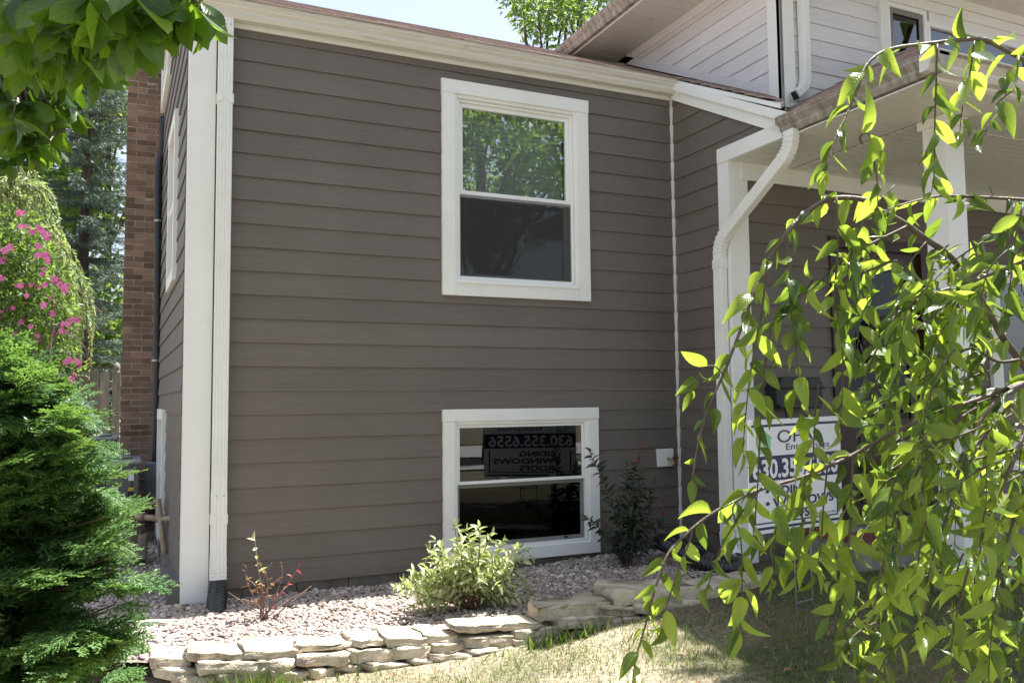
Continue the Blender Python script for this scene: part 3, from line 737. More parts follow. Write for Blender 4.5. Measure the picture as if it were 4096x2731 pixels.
# beadboard porch ceiling
y = -.85
while y > -2.2:
    B(XB+.012, 11, max(y-.072,-2.2), y-.006, SZ-.012, SZ-.002).build('ceiling_board', 'soffit_vinyl', ps); y -= .078
B(XB, 11, -2.78, -.8, SZ+.004, SZ+.008).build('ceiling_backing', 'black_plastic', ps)
B(XB-.008, XB+.006, -2.2, -.84, SZ-.004, SZ+.002).build('ceiling_gap', 'black_plastic', ps)
# porch post
pt = part('porch_post', house, (5.02, -2.3, .3))
B(4.93, 5.12, -2.38, -2.19, .285, SZ-.006).build('shaft', 'white_trim', pt, bevel=.004)
B(4.905, 5.145, -2.405, -2.165, SZ-.075, SZ-.008).build('capital', 'white_trim', pt, bevel=.006)
# bay window beside the door
bw = part('bay_window', house, (8.5, -.8, .98))
x0,x1,z0,z1 = bay
casing(bw, bay, .12, -.86, -.8)
for k in range(3):
    xa = x0+.12+k*(x1-x0-.24)/3; xb = x0+.12+(k+1)*(x1-x0-.24)/3
    s_ = ring(xa, xb, z0+.12, z1-.12, .06, -.84, -.79).build('sash', 'vinyl', bw, bevel=.004)
    B(xa+.05, xb-.05, -.815, -.81, z0+.17, z1-.17).build('pane', 'glass_upper', s_)
B(x0+.1,x1-.1,-.62,-.6,z0,z1).build('curtain', 'curtain', bw)
B(x0-.05,x1+.05,-.88,-.80,z0-.16,z0-.004).build('sill_panel', 'white_trim', bw)
# stoop with brick tread
st = part('porch_floor', house, (6.5, -1.8, .0))
B(4.88, 7.6, -1.45, -.83, -.1, .40).build('stoop', 'concrete', st)
for k in range(13): B(4.86+k*.213, 4.86+k*.213+.204, -1.47, -1.36, .402, .472).build('brick', 'red_brick_cap', st)
for k in range(5): B(4.86, 4.97, -1.355+k*.106, -1.355+k*.106+.1, .402, .472).build('brick', 'red_brick_cap', st)
B(4.972, 7.6, -1.355, -.83, .402, .468).build('tread', 'concrete', st)
B(5.9, 11, -2.6, -1.47, -.1, .20).build('slab', 'concrete', st)
for k in range(24): B(5.9+k*.213, 5.9+k*.213+.204, -2.71, -2.6, .13, .205).build('brick', 'red_brick_cap', st)
B(4.89, 5.16, -2.42, -2.15, -.1, .29).build('footing', 'concrete', st)

# ---- upper storey
UX, UY, UE = 4.85, -.85, .152
uw = part('upper_wall', house, (6, 1, 4.2))
uz0 = 4.5-.152*4
siding(uw, (UX,0,0), (0,-1,0), (-1,0,0), -3.3, .72, [uz0+i*UE for i in range(14)], UE, 'siding_lite_y', [], [(-.5,-1,-4.66),(0,1,5.6)], thick=.012)
U1 = (6.05, 9.6, 4.28, 5.44)
siding(uw, (0,UY,0), (1,0,0), (0,-1,0), UX+.12, 11, [uz0+i*UE for i in range(14)], UE, 'siding_lite_x', [inset(U1,.05)], [(0,1,5.6)])
B(UX-.036, UX, UY-.036, UY+.12, 4.12, 5.58).build('corner_board', 'white_trim', uw)
B(UX-.036, UX+.13, UY-.036, UY, 4.12, 5.58).build('corner_board', 'white_trim', uw)
MB().poly_extrude([(UX-.03,UY+.03,zr(UY)+.03),(UX-.03,1.9,zr(1.9)+.02),(UX-.03,1.9,zr(1.9)+.115),(UX-.03,UY+.03,zr(UY)+.12)], (.028,0,0)).build('flashing_board', 'siding_lite_y', uw)
B(UX+.002, UX+.03, UY, 3.3, 4.0, 5.6).build('sheathing', 'dark_room', uw)
# upper windows: three lights in one frame
up = part('upper_window', house, (7.8, UY, 4.28)); x0,x1,z0,z1 = U1
casing(up, U1, .10, UY-.05, UY)
xs_ = [x0+.10, 6.70, 8.25, x1-.1]
for k in range(3):
    xa, xb = xs_[k], xs_[k+1]
    zt = z1-.10 if k != 1 else z1-.20
    if k == 1: B(xa+.035, xb-.035, UY-.03, UY+.03, z1-.2, z1-.1).build('head_panel', 'white_trim', up)
    s_ = ring(xa+.0, xb-.0, z0+.1, zt, .045, UY-.035, UY+.02).build('sash', 'vinyl', up, bevel=.004)
    if k == 0: ring(xa+.045, xb-.045, z0+.145, zt-.045, .05, UY-.02, UY-.01).build('screen_frame', 'screen_frame', s_)
    B(xa+.04, xb-.04, UY-.002, UY+.002, z0+.13, zt-.03).build('pane', 'glass_upper', s_)
B(x0+.05,x1-.05,UY+.3,UY+.32,z0,z1).build('dark_interior', 'dark_room', up)
# upper eaves
us = part('upper_soffit', house, (4.6, 1, 5.58)); USZ = 5.565; UGX = 4.23
y = 3.0
while y > -1.3:
    B(UGX+.02, UX, y-.140, y-.003, USZ-.005, USZ).build('soffit_panel', 'soffit_vinyl', us); y -= .143
x = UX
while x < 11:
    B(x+.003, x+.140, -1.38, UY, USZ-.005, USZ).build('soffit_panel', 'soffit_vinyl', us)
    x += .143
for k in range(4):
    B(7.6+.0*k, 7.9, -1.25-.06*k, -1.22-.06*k, USZ-.008, USZ-.004).build('soffit_vent', 'screen_frame', us)
B(UX-.0, 11, UY-.03, UY, USZ-.10, USZ-.006).build('frieze_board', 'white_trim', us)
B(UX-.03, UX, UY, 3.2, USZ-.10, USZ-.006).build('frieze_board', 'siding_lite_y', us)
B(UGX-.0, 11, -1.38, 3.0, USZ, USZ+.006).build('soffit_backing', 'soffit_vinyl', us)
B(UGX-.005, UGX+.02, -1.405, 3.0, USZ-.02, USZ+.16).build('fascia', 'white_trim', us)
B(UGX+.02, 11, -1.405, -1.38, USZ-.02, USZ+.16).build('fascia', 'white_trim', us)
gutter(us, (UGX-.005,3.0,USZ+.115), (UGX-.005,-1.45,USZ+.115), (-1,0,0), m='gutter_dirty', h=.12, d=.12)
slab([(UGX-.1,-1.46,USZ+.13),(UGX-.1,3.1,USZ+.13),(8.2,1.5,USZ+1.55),(8.2,1.2,USZ+1.55)], .04, 'upper_roof', 'shingle', us)
slab([(UGX-.1,-1.46,USZ+.128),(8.2,1.2,USZ+1.548),(12,1.2,USZ+1.548),(12,-1.46,USZ+.128)], .04, 'upper_roof', 'shingle', us)

# ---- downspouts: ribbed rectangular tube
def dprof(w=.082, d=.058, ribs=4):
    P = []
    xs_ = np.linspace(-w/2+.004, w/2-.004, ribs*4+1)
    for i, x in enumerate(xs_): P.append((x, -d/2-(.0 if i % 4 in (0,3,1) else -.0035)))
    P += [(w/2, -d/2+.006), (w/2, d/2-.006), (w/2-.006, d/2), (-w/2+.006, d/2), (-w/2, d/2-.006), (-w/2, -d/2+.006)]
    return P
def arc_path(pts, r=.09, n=5):
    P = [np.array(p, float) for p in pts]; out = [P[0]]
    for i in range(1, len(P)-1):
        a = unit(P[i-1]-P[i]); b = unit(P[i+1]-P[i]); s = P[i]+a*r; e = P[i]+b*r
        for t in np.linspace(0, 1, n): out.append((1-t)**2*s+2*t*(1-t)*P[i]+t*t*e)
    out.append(P[-1]); return out
def elbow_rings(par, P, side, w, d, k=5):
    """crimped folds round a bend"""
    pr = [(a*w/2, b*d/2) for a, b in ((-1,-1),(1,-1),(1,1),(-1,1))]
    for i in range(len(P)-1):
        p = (P[i]+P[i+1])/2; t = unit(P[i+1]-P[i]); MB().sweep(pr, [p-t*.006, p+t*.006], side).build('elbow_fold', 'white_metal', par, bevel=.003)
ds = part('downspout', house, (.23, -.07, .2))
dx = .233
MB().sweep(dprof(.105,.07,4), [(dx,-.072,4.43),(dx,-.072,.93)], (1,0,0)).build('pipe', 'white_metal', ds)
MB().sweep(dprof(.109,.074,4), [(dx,-.072,.93),(dx,-.072,.46)], (1,0,0)).build('pipe', 'white_metal', ds)
ep = arc_path([(dx,-.072,.475),(dx,-.075,.30),(dx+.002,-.11,.17)], .07, 6)
MB().sweep(dprof(.112,.077,4), ep, (1,0,0)).build('elbow', 'white_metal', ds)
for k in range(6): B(dx-.0585,dx+.0585,-.118,-.03,.262+k*.026,.268+k*.026).build('elbow_fold','white_metal',ds,bevel=.002)
for z in (3.80, .735):
    for s_ in (-1, 1):
        MB().poly_extrude([(dx+s_*.056,-.109,z-.035),(dx+s_*.056,-.109,z+.035),(dx+s_*.03,-.109,z+.03),(dx+s_*.012,-.109,z),(dx+s_*.03,-.109,z-.03)], (0,-.004,0)).build('strap_tab', 'white_metal', ds)
        B(dx+s_*.056-.003,dx+s_*.056+.003,-.111,-.03,z-.035,z+.035).build('strap', 'white_metal', ds)
for (z,xo) in ((.90,-.02),(.90,.03),(4.36,.03)): MB().lathe((dx+xo,-.108,z),[(.004,-.004),(.005,0),(.004,.004)],6).build('screw','wire',ds)
# porch downspout: from the gutter back to the corner board and down
pd = part('downspout', house, (4.2, -.9, .2))
v0 = np.array([GX+.04, -1.60, GZ-.09]); top = np.array([GX+.04,-1.60,3.50]); low = np.array([4.195,-.745,2.78]); 
P = arc_path([v0, (GX+.04,-1.60,3.46), (4.197,-.752,2.90), (4.197,-.745,2.65), (4.197,-.745,.42)], .12, 7)
MB().sweep([(b,a) for a,b in dprof(.105,.07,4)], P, (1,0,0)).build('pipe', 'white_metal', pd)
for (a_, b_) in ((1,7),(8,14)): elbow_rings(pd, P[a_:b_+1], (1,0,0), .078, .112)
MB().sweep([(-.04,-.056),(.04,-.056),(.04,.056),(-.04,.056)], [(4.197,-.745,2.74),(4.197,-.745,2.66)], (1,0,0)).build('collar', 'white_metal', pd, bevel=.003)
MB().sweep([(-.04,-.056),(.04,-.056),(.04,.056),(-.04,.056)], arc_path([(4.197,-.745,.45),(4.19,-.76,.33),(4.16,-.90,.24)], .07, 5), (1,0,0)).build('elbow', 'white_metal', pd, bevel=.004)
# upper storey downspout emptying on the porch roof
ud = part('downspout', house, (5.0, -.93, 4.2))
q = at(3235,330,y=-.93); ux = at(3215,100,y=-.93)[0]
P = arc_path([(ux,-.93,5.45),(ux,-.93,4.32),(ux-.16,-.96,4.20)], .09, 6)
MB().sweep(dprof(.09,.065,4), P, (0,-1,0)).build('pipe', 'white_metal', ud)
MB().sweep([(-.028,-.038),(.028,-.038),(.028,.038),(-.028,.038)], [(ux-.15,-.958,4.206),(ux-.163,-.961,4.198)], (0,-1,0)).build('opening', 'ac_dark', ud)
elbow_rings(ud, P[1:7], (0,-1,0), .095, .07)

# ------------------------------------------------------------------ black corrugated drain pipes
def corrugated(name, label, pts, rad, n=14, pitch=.032):
    t = thing(name, label, 'drain pipe', tuple(pts[-1]))
    P = smooth_path(pts, 12); L = [0]
    for i in range(1, len(P)): L.append(L[-1]+np.linalg.norm(P[i]-P[i-1]))
    k = int(L[-1]/pitch*4); Q = []; rr = []
    for i in range(k):
        s_ = L[-1]*i/(k-1); j = min(len(P)-2, int(np.searchsorted(L, s_, side='right')-1)); f = (s_-L[j])/(L[j+1]-L[j]+1e-9)
        Q.append(P[j]*(1-f)+P[j+1]*f); rr.append(rad*(1.0 if i % 4 in (0,1) else .82))
    MB().tube(Q, rr, n).build('hose', 'black_plastic', t, smooth=True); return t
dt = corrugated('drain_pipe', 'black corrugated drain pipe below the corner downspout', [(dx,-.10,.26),(dx-.008,-.15,.21),(dx-.018,-.23,.16),(dx-.02,-.33,.10)], .068)
MB().sweep([(-.062,-.045),(.062,-.045),(.062,.045),(-.062,.045)], [(dx,-.085,.31),(dx,-.10,.225)], (1,0,0)).build('adapter', 'black_plastic', dt, bevel=.008)
B(dx-.03,dx+.04,-.139,-.131,.255,.285).build('paper_label', 'label_green', dt)
c0 = at(2790,2180,y=-.62)
corrugated('drain_pipe', 'black corrugated drain pipe coiled under the porch downspout',
           [(4.16,-.90,.25),(4.12,-.99,.22),(3.98,-1.0,.21),(3.80,-.86,.26),(3.70,-.66,.34),(3.72,-.46,.36),(3.90,-.36,.33),(4.06,-.50,.27),(4.02,-.72,.25),(3.9,-.8,.22)], .062)

# ------------------------------------------------------------------ gas meter, condensers, fence
gm = thing('gas_meter', 'weathered grey gas meter with tan pipes on the gravel by the side wall', 'gas meter', (-.33, 1.75, .12))
MB().lathe((-.36,1.78,.14),[(.0,0),(.13,0),(.145,.03),(.145,.30),(.13,.34),(.11,.36),(0,.36)],18).build('body','meter_grey',gm,smooth=False)
B(-.50,-.24,1.66,1.90,.33,.44).build('meter_head','meter_grey',gm,bevel=.02)
B(-.28,-.2,1.62,1.80,.2,.42).build('regulator','meter_grey',gm,bevel=.02)
q0 = at(565,2065,y=1.6); q1 = at(640,2075,y=1.5); q2 = at(727,2072,y=.9)
MB().tube([(-.36,1.7,.44),(-.36,1.68,.56)], .035, 10).tube(smooth_path([(-.36,1.68,.55),(q0[0]-.02,1.65,q0[2]-.02),(q0[0]+.03,1.62,q0[2])],4), .036, 10).build('elbow','rust',gm,smooth=True)
MB().tube([q0,q1],.026,10).tube([q1,q2],.024,10).build('pipe','pipe_tan',gm,smooth=True)
for p,q,r_ in ((q0,unit(q1-q0),.036),(q1,unit(q2-q1),.037)): MB().tube([p-q*.035,p+q*.035],r_,10).build('coupling','pipe_tan',gm,smooth=True)
v0_ = at(633,1998,y=1.5); v1_ = at(668,2325,y=1.2); v1_[2] = .13
MB().tube([v0_,(v0_+v1_)/2,v1_],.024,10).build('riser','pipe_tan',gm,smooth=True)
MB().tube([v0_,at(590,2030,y=1.9)],.012,8).build('vent_tube','pipe_tan',gm,smooth=True)
# condensers
def condenser(x0,x1,y0,y1,z0,z1,label):
    t = thing('air_conditioner', label, 'air conditioner', ((x0+x1)/2,(y0+y1)/2,z0), 'condensers beside the chimney')
    B(x0-.04,x1+.04,y0-.04,y1+.04,z0-.06,z0).build('pad','concrete',t)
    B(x0+.03,x1-.03,y0+.03,y1-.03,z0,z1-.06).build('core','ac_dark',t)
    for (xa,ya) in ((x0,y0),(x1-.09,y0),(x0,y1-.09),(x1-.09,y1-.09)): B(xa,xa+.09,ya,ya+.09,z0,z1-.05).build('corner_post','ac_grey',t,bevel=.02)
    z = z0+.06
    while z < z1-.1: B(x0+.09,x1-.30,y0+.004,y0+.014,z,z+.012).build('louvre','ac_grey',t); z += .026
    B(x1-.30,x1-.06,y0,y0+.03,z0,z1-.05).build('service_panel','ac_grey',t)
    B(x0-.02,x1+.02,y0-.02,y1+.02,z1-.06,z1-.02).build('lid','ac_top',t,bevel=.02)
    MB().lathe(((x0+x1)/2,(y0+y1)/2,z1-.02),[(.31,0),(.31,.02),(.27,.03),(.05,.05),(.0,.05)],24).build('fan_grille','ac_top',t)
    return t
ac = condenser(-1.02,-.27,2.75,3.5,.16,1.02,'grey air conditioner with label stickers in front of the brick chimney')
for (xa,zz,w,h,m) in ((-.37,.80,.05,.10,'sign_white'),(-.37,.70,.05,.035,'label_yellow'),(-.37,.62,.05,.07,'ac_dark'),(-.35,.55,.03,.04,'sign_white')):
    B(xa,xa+w,2.744,2.7497,zz,zz+h).build('sticker',m,ac)
condenser(-1.25,-.52,4.9,5.6,.16,1.18,'second air conditioner half hidden behind the brick chimney')
# cedar fence
FY = 7.6
fence = thing('wood_fence', 'weathered grey dog-eared picket fence behind the chimney', 'fence', (-1.2, FY, 0))
FXR = at(478,1500,y=FY)[0]
def picket(x0, w, h, y):
    c = .03; return MB().poly_extrude([(x0,y,.05),(x0+w,y,.05),(x0+w,y,h-c),(x0+w-c,y,h),(x0+c,y,h),(x0,y,h-c)], (0,.018,0))
x = at(440,1500,y=FY)[0]; k = 0
ht = at(420,1485,y=FY)[2]
while x > -5.5:
    picket(x-.135, .132, ht+random.uniform(-.015,.02), FY+random.uniform(-.004,.004)).build('picket','wood_grey',fence); x -= .142
for z in (.45, 1.0, ht-.25): B(-5.6, FXR, FY+.02, FY+.06, z, z+.09).build('rail','wood_grey',fence)
pz = at(465,1490,y=FY)[2]
px_ = at(467,1500,y=FY)[0]
for xx in (px_, px_-2.4):
    po = B(xx-.055,xx+.055,FY-.01,FY+.10,0,pz).build('post','wood_grey',fence)
    MB().lathe((xx,FY+.045,pz),[(.05,0),(.05,.015),(.03,.025),(.048,.06),(.05,.09),(.035,.13),(.01,.155),(0,.157)],14).build('finial','wood_grey',po,smooth=True)
picket(px_+.07,.1,pz-.03,FY).build('picket','wood_grey',fence)

# ------------------------------------------------------------------ stone edging
wall = thing('stone_edging', 'low dry-stacked limestone edging along the gravel bed', 'stone wall', (1.6, -1.2, 0))
def stone(par, px0, px1, pyt, pyb, yf, depth, seed, tilt=0):
    rr = np.random.default_rng(seed)
    a = at(px0, (pyt+pyb)/2, y=yf); b = at(px1, (pyt+pyb)/2, y=yf)
    zt = at((px0+px1)/2, pyt, y=yf)[2]; zb_ = at((px0+px1)/2, pyb, y=yf)[2]
    if zt-zb_ < .03: zt = zb_+.03
    if zt > .12 and a[0] < 2.4: zt -= .018
    L = (b[0]-a[0])*1.02; H = (zt-zb_)*rr.uniform(.8,1.0); nf = max(4, int(L/.055)); pl = []
    for i in range(nf+1):                       # front edge, broken and irregular
        u = i/nf; pl.append((-L/2+L*u, -depth/2+rr.normal()*.011+(.03*rr.random() if i in (0,nf) else 0)))
    for v in (.35, .75): pl.append((L/2+rr.normal()*.012, -depth/2+depth*v))
    for i in range(3): pl.append((L/2-L*(i+.3)/2.6, depth/2+rr.normal()*.02))
    for v in (.75, .35): pl.append((-L/2+rr.normal()*.012, -depth/2+depth*v))
    pl = np.array(pl); n = len(pl); lv = [0, .22+rr.normal()*.05, .5+rr.normal()*.06, .8+rr.normal()*.04, .97, 1.0]
    V = []; cen = pl.mean(0)
    for k, f in enumerate(lv):
        off = rr.normal()*.006-(.012 if k == 0 else 0)-(.010 if k == len(lv)-1 else 0)
        for i, p in enumerate(pl):
            d2 = (p-cen)/np.linalg.norm(p-cen); o2 = off+rr.normal()*.0055
            V.append((p[0]+d2[0]*o2, p[1]+d2[1]*o2, (f-.5)*H+rr.normal()*.0035))
    V.append((cen[0], cen[1], .5*H+rr.normal()*.004)); F = []
    for k in range(len(lv)-1):
        for i in range(n): F += [(k*n+i, k*n+(i+1)%n, (k+1)*n+(i+1)%n), (k*n+i, (k+1)*n+(i+1)%n, (k+1)*n+i)]
    t0 = (len(lv)-1)*n
    for i in range(n): F.append((t0+i, t0+(i+1)%n, len(V)-1))
    V = np.array(V)
    an = math.atan2(b[2]-a[2], L)*.6+tilt+rr.normal()*.025
    sl = (float(ystone(b[0]))-float(ystone(a[0])))/L
    V[:,1] += V[:,0]*sl*.8; V[:,2] += V[:,0]*math.tan(an)
    V += np.array([(a[0]+b[0])/2, yf+depth/2, (zt+zb_)/2])
    return np_mesh('stone', V, np.array(F), 'limestone', par, smooth=False)
ST = [ # photo pixel box of each front face, tier
 (985,1207,2588,2640,2),(1207,1412,2566,2606,2),(1409,1556,2543,2588,2),(1552,1720,2535,2588,2),(1700,1915,2530,2575,2),(1833,2160,2483,2528,2),(2160,2447,2408,2478,2),
 (1043,1188,2640,2692,1),(1186,1395,2606,2668,1),(1393,1585,2596,2655,1),(1580,1735,2588,2640,1),(1737,1868,2570,2622,1),(1864,2075,2532,2596,1),(2070,2250,2500,2562,1),(2245,2462,2458,2512,1),
 (1091,1236,2685,2735,0),(1236,1345,2672,2715,0),(1338,1455,2660,2695,0),(1455,1640,2652,2684,0),(1637,1730,2635,2668,0),(1727,1890,2618,2648,0),(1885,2080,2592,2625,0),(2075,2300,2556,2590,0),
 (600,760,2618,2676,2),(755,1000,2600,2650,2),(800,1045,2645,2700,1),(625,800,2672,2722,1),(694,890,2698,2745,0),(880,1095,2692,2745,0),
 (2475,2800,2352,2420,5),(2782,3127,2328,2402,5),(3076,3342,2272,2318,6),(2409,2560,2420,2472,4),(2555,2700,2412,2456,4),(2690,2812,2402,2448,4),(2806,2990,2398,2450,4),(2985,3141,2392,2438,4),(3100,3240,2318,2362,6),(3235,3345,2312,2352,6),(2462,2660,2468,2500,3)]
for i, (a, b, t_, bt, tier) in enumerate(ST):
    xm = at((a+b)/2, bt, y=-1.55)[0]; yf = float(ystone(xm))
    yf += {0:-.02, 1:.0, 2:.035, 3:.0, 4:.02, 5:.05, 6:.32}[tier]+random.uniform(-.015,.015)
    stone(wall, a, b, t_, bt, yf, random.uniform(.22,.32) if tier < 4 else random.uniform(.3,.42), 100+i)
for i, (a, b, t_, bt, lab) in enumerate(((544,712,2478,2506,'flat limestone piece lying alone on the side gravel'),)):
    y_ = float(at((a+b)/2, bt, z=.13)[1]); o = stone(None, a, b, t_, bt, y_, .16, 300+i); o.name = 'flat_stone'; tag(o, lab, 'stone')
y_ = float(at(715,2445,z=.15)[1]); o = stone(None, 690, 742, 2415, 2446, y_, .09, 333); o.name = 'round_stone'; tag(o, 'rounded pale stone on the gravel below the corner board', 'stone')

# ------------------------------------------------------------------ pebbles
def ico():
    t = (1+5**.5)/2
    v = np.array([(-1,t,0),(1,t,0),(-1,-t,0),(1,-t,0),(0,-1,t),(0,1,t),(0,-1,-t),(0,1,-t),(t,0,-1),(t,0,1),(-t,0,-1),(-t,0,1)], float); v /= np.linalg.norm(v[0])
    f = [(0,11,5),(0,5,1),(0,1,7),(0,7,10),(0,10,11),(1,5,9),(5,11,4),(11,10,2),(10,7,6),(7,1,8),(3,9,4),(3,4,2),(3,2,6),(3,6,8),(3,8,9),(4,9,5),(2,4,11),(6,2,10),(8,6,7),(9,8,1)]
    V = list(map(tuple, v)); F = []; mid = {}
    def mp(a,b):
        k = (min(a,b),max(a,b))
        if k not in mid: q = unit(np.array(V[a])+np.array(V[b])); V.append(tuple(q)); mid[k] = len(V)-1
        return mid[k]
    F = f
    V = np.array(V); return V, np.array(F), np.zeros((len(V),2))
PT = ico()
def pebble_frames(x, y, z, s_):
    n = len(x); a = rng.uniform(0,6.28,n); M = np.zeros((n,4,4)); ca, sa = np.cos(a), np.sin(a); tl = rng.normal(size=n)*.3
    R1 = np.zeros((n,3,3)); R1[:,0,0] = ca; R1[:,0,1] = -sa; R1[:,1,0] = sa; R1[:,1,1] = ca; R1[:,2,2] = 1
    R2 = np.zeros((n,3,3)); R2[:,0,0] = 1; R2[:,1,1] = np.cos(tl); R2[:,1,2] = -np.sin(tl); R2[:,2,1] = np.sin(tl); R2[:,2,2] = np.cos(tl)
    D_ = np.zeros((n,3,3)); D_[:,0,0] = s_*rng.uniform(.95,1.6,n); D_[:,1,1] = s_*rng.uniform(.75,1.15,n); D_[:,2,2] = s_*rng.uniform(.5,.9,n)
    M[:,:3,:3] = R1@R2@D_; M[:,:3,3] = np.stack([x,y,z],1); M[:,3,3] = 1; return M
N_ = 24000; x = rng.uniform(-1.1,4.2,N_); yf = ystone(x); y = yf+.10+(-.01-yf-.10)*rng.random(N_)
keep = rng.random(N_) < (-yf/1.7); x, y = x[keep], y[keep]
z = np.array([bedz(a_,b_) for a_,b_ in zip(x,y)])+rng.uniform(-.004,.014,len(x))
P1 = pebble_frames(x, y, z, np.where(rng.random(len(x)) < .9, rng.uniform(.008,.0165,len(x)), rng.uniform(.015,.024,len(x))))
N_ = 5200; P2 = pebble_frames(rng.uniform(-.75,-.01,N_), rng.uniform(0,3.4,N_), .14+rng.uniform(-.004,.014,N_), rng.uniform(.009,.02,N_))
V, F, UV = inst(PT, np.concatenate([P1,P2]))
o = np_mesh('pebbles', V, F, 'pebble', smooth=True); tag(o, 'pinkish river pebbles covering the bed along the house', 'gravel', kind='stuff')

# ------------------------------------------------------------------ yard sign
sg = thing('yard_sign', 'white and navy yard sign on a wire stake before the porch', 'sign', (3.66, -2.08, .17))
L_ = at(2993,1900,y=-2.22); R_ = at(3362,1880,y=-1.98)
su = unit((R_-L_)*np.array([1,1,0])); sn = np.array([su[1],-su[0],0])          # sn faces the camera side
def onsign(px,py): d = ray(px,py); t = ((L_-CAM)@sn)/(d@sn); return CAM+d*t
TL, TR, BL, BR = onsign(2990,1681), onsign(3357,1662), onsign(2997,2142), onsign(3368,2089)
def sp(s, t, n=0): return (TL*(1-s)+TR*s)*(1-t)+(BL*(1-s)+BR*s)*t+sn*n
MB().poly_extrude([sp(0,0,.004),sp(1,0,.004),sp(1,1,.004),sp(0,1,.004)], -sn*.008).build('panel','sign_white',sg)
def flat(s0,s1,t0,t1,n,name,m):
    for sgn in (1,-1):
        f = (lambda s: s) if sgn > 0 else (lambda s: 1-s)
        MB().add([sp(f(s0),t0,sgn*n),sp(f(s1),t0,sgn*n),sp(f(s1),t1,sgn*n),sp(f(s0),t1,sgn*n)],[(0,1,2,3)]).build(name,m,sg)
def polyflat(pl,n,name,m):
    for sgn in (1,-1):
        f = (lambda s: s) if sgn > 0 else (lambda s: 1-s)
        MB().add([sp(f(s),t,sgn*n) for s,t in pl],[tuple(range(len(pl)))]).build(name,m,sg)
def text(body, s0, s1, t0, t1, m, bold=0.0, n=.0062, shear=0):
    cu = bpy.data.curves.new('lettering','FONT'); cu.body = body; cu.size = 1; cu.offset = bold; cu.resolution_u = 3; cu.shear = shear
    ob = bpy.data.objects.new('tmp', cu); col.objects.link(ob); bpy.context.view_layer.update()
    me0 = bpy.data.meshes.new_from_object(ob.evaluated_get(bpy.context.evaluated_depsgraph_get())); 
    V = np.array([v.co[:] for v in me0.vertices]); F = [tuple(p.vertices) for p in me0.polygons]
    bpy.data.objects.remove(ob); bpy.data.meshes.remove(me0)
    mn, mx = V.min(0), V.max(0); U = (V-mn)/(mx-mn+1e-9)
    for sgn in (1,-1):
        f = (lambda s: s) if sgn > 0 else (lambda s: 1-s)
        MB().add([sp(f(s0+(s1-s0)*u[0]), t1+(t0-t1)*u[1], sgn*n) for u in U], F).build('lettering', m, sg)
flat(.03,.97,.045,.068,.0045,'rule_line','sign_navy')
flat(.0,1,.325,.545,.0045,'number_band','sign_navy')
flat(.03,.97,.945,.968,.0045,'rule_line','sign_navy')
for (a_,b_,c_,d_) in ((.05,.065,.575,.915),(.935,.95,.575,.915),(.05,.95,.905,.918)): flat(a_,b_,c_,d_,.0045,'rule_line','sign_navy')
polyflat([(.08,.17),(.15,.09),(.24,.17),(.22,.17),(.22,.305),(.10,.305),(.10,.17)],.0045,'house_emblem','sign_green')
for k in range(2):
    for j in range(2): flat(.125+k*.035,.155+k*.035,.2+j*.035,.23+j*.035,.0055,'emblem_window','sign_white')
text('OPAL', .29, .78, .10, .215, 'sign_black', .0)
text('Enterprises', .38, .86, .225, .30, 'sign_black', .0)
text('630.355.6556', .035, .955, .35, .525, 'sign_white', .03)
text('• SIDING', .16, .62, .595, .675, 'sign_navy', .03)
text('• WINDOWS', .16, .90, .70, .785, 'sign_navy', .03)
text('• ROOFS', .16, .62, .81, .895, 'sign_navy', .03)
text('Scan Code to Win.', .68, .93, .868, .892, 'sign_navy', .0)
g0 = gz(3.66,-2.1)-.02
wm = MB(); wf = MB()
for s_ in (.45,.63):
    b_ = sp(s_,.995); wm.tube([b_+np.array([0,0,.05]), (b_[0],b_[1],g0)], .005, 6)
b0_, b1_ = sp(.45,1.0), sp(.63,1.0)
wm.tube([b0_-np.array([0,0,.12]), b1_-np.array([0,0,.12])], .004, 6)
wm.tube([(b0_[0],b0_[1],g0+.045), (b1_[0],b1_[1],g0+.045)], .004, 6).build('stake','wire',sg)

# ------------------------------------------------------------------ porch things
mbx = thing('mailbox', 'black arched mailbox hung on the dark wall beside the door', 'mailbox', (4.97, -.84, 1.45))
a_ = at(2980+270*.4464,1200+690*.4464,y=-.95); b_ = at(2980+690*.4464,1200+970*.4464,y=-.95)
x0,x1,z0,z1 = a_[0], b_[0], b_[2], a_[2]
pr = [(x0,-.825,z0+.04),(x0+.04,-.825,z0),(x1-.04,-.825,z0),(x1,-.825,z0+.04),(x1,-.825,z1-.1),(x1-.05,-.825,z1-.03),(x0+.05,-.825,z1-.03),(x0,-.825,z1-.1)]
MB().poly_extrude(pr,(0,-.15,0)).build('box','mail_black',mbx,bevel=.012)
MB().poly_extrude([(x0-.01,-.82,z1-.10),(x0+.05,-.82,z1),(x1-.05,-.82,z1),(x1+.01,-.82,z1-.10)],(0,-.175,0)).build('lid','mail_black',mbx,bevel=.01)
for xx in (x0+.14, x1-.14): MB().tube([(xx,-.90,z0+.01),(xx,-.93,z0-.12),(xx,-.96,z0-.12)],.008,6).build('paper_hook','mail_black',mbx)
wr = thing('door_wreath', 'brown twig wreath on the dark front door', 'wreath', (6.0, -.80, 2.05))
mb = MB()
for k in range(70):
    w = rng.uniform(0,6.28); r_ = .22+rng.normal()*.03; P_ = []
    for j in range(6):
        ww = w+j*.22; P_.append((6.0+(r_+rng.normal()*.008)*math.cos(ww), -.82+rng.normal()*.012, 2.05+(r_+rng.normal()*.008)*math.sin(ww)))
    mb.tube(P_, .006, 4)
mb.build('twigs','wreath_twig',wr)

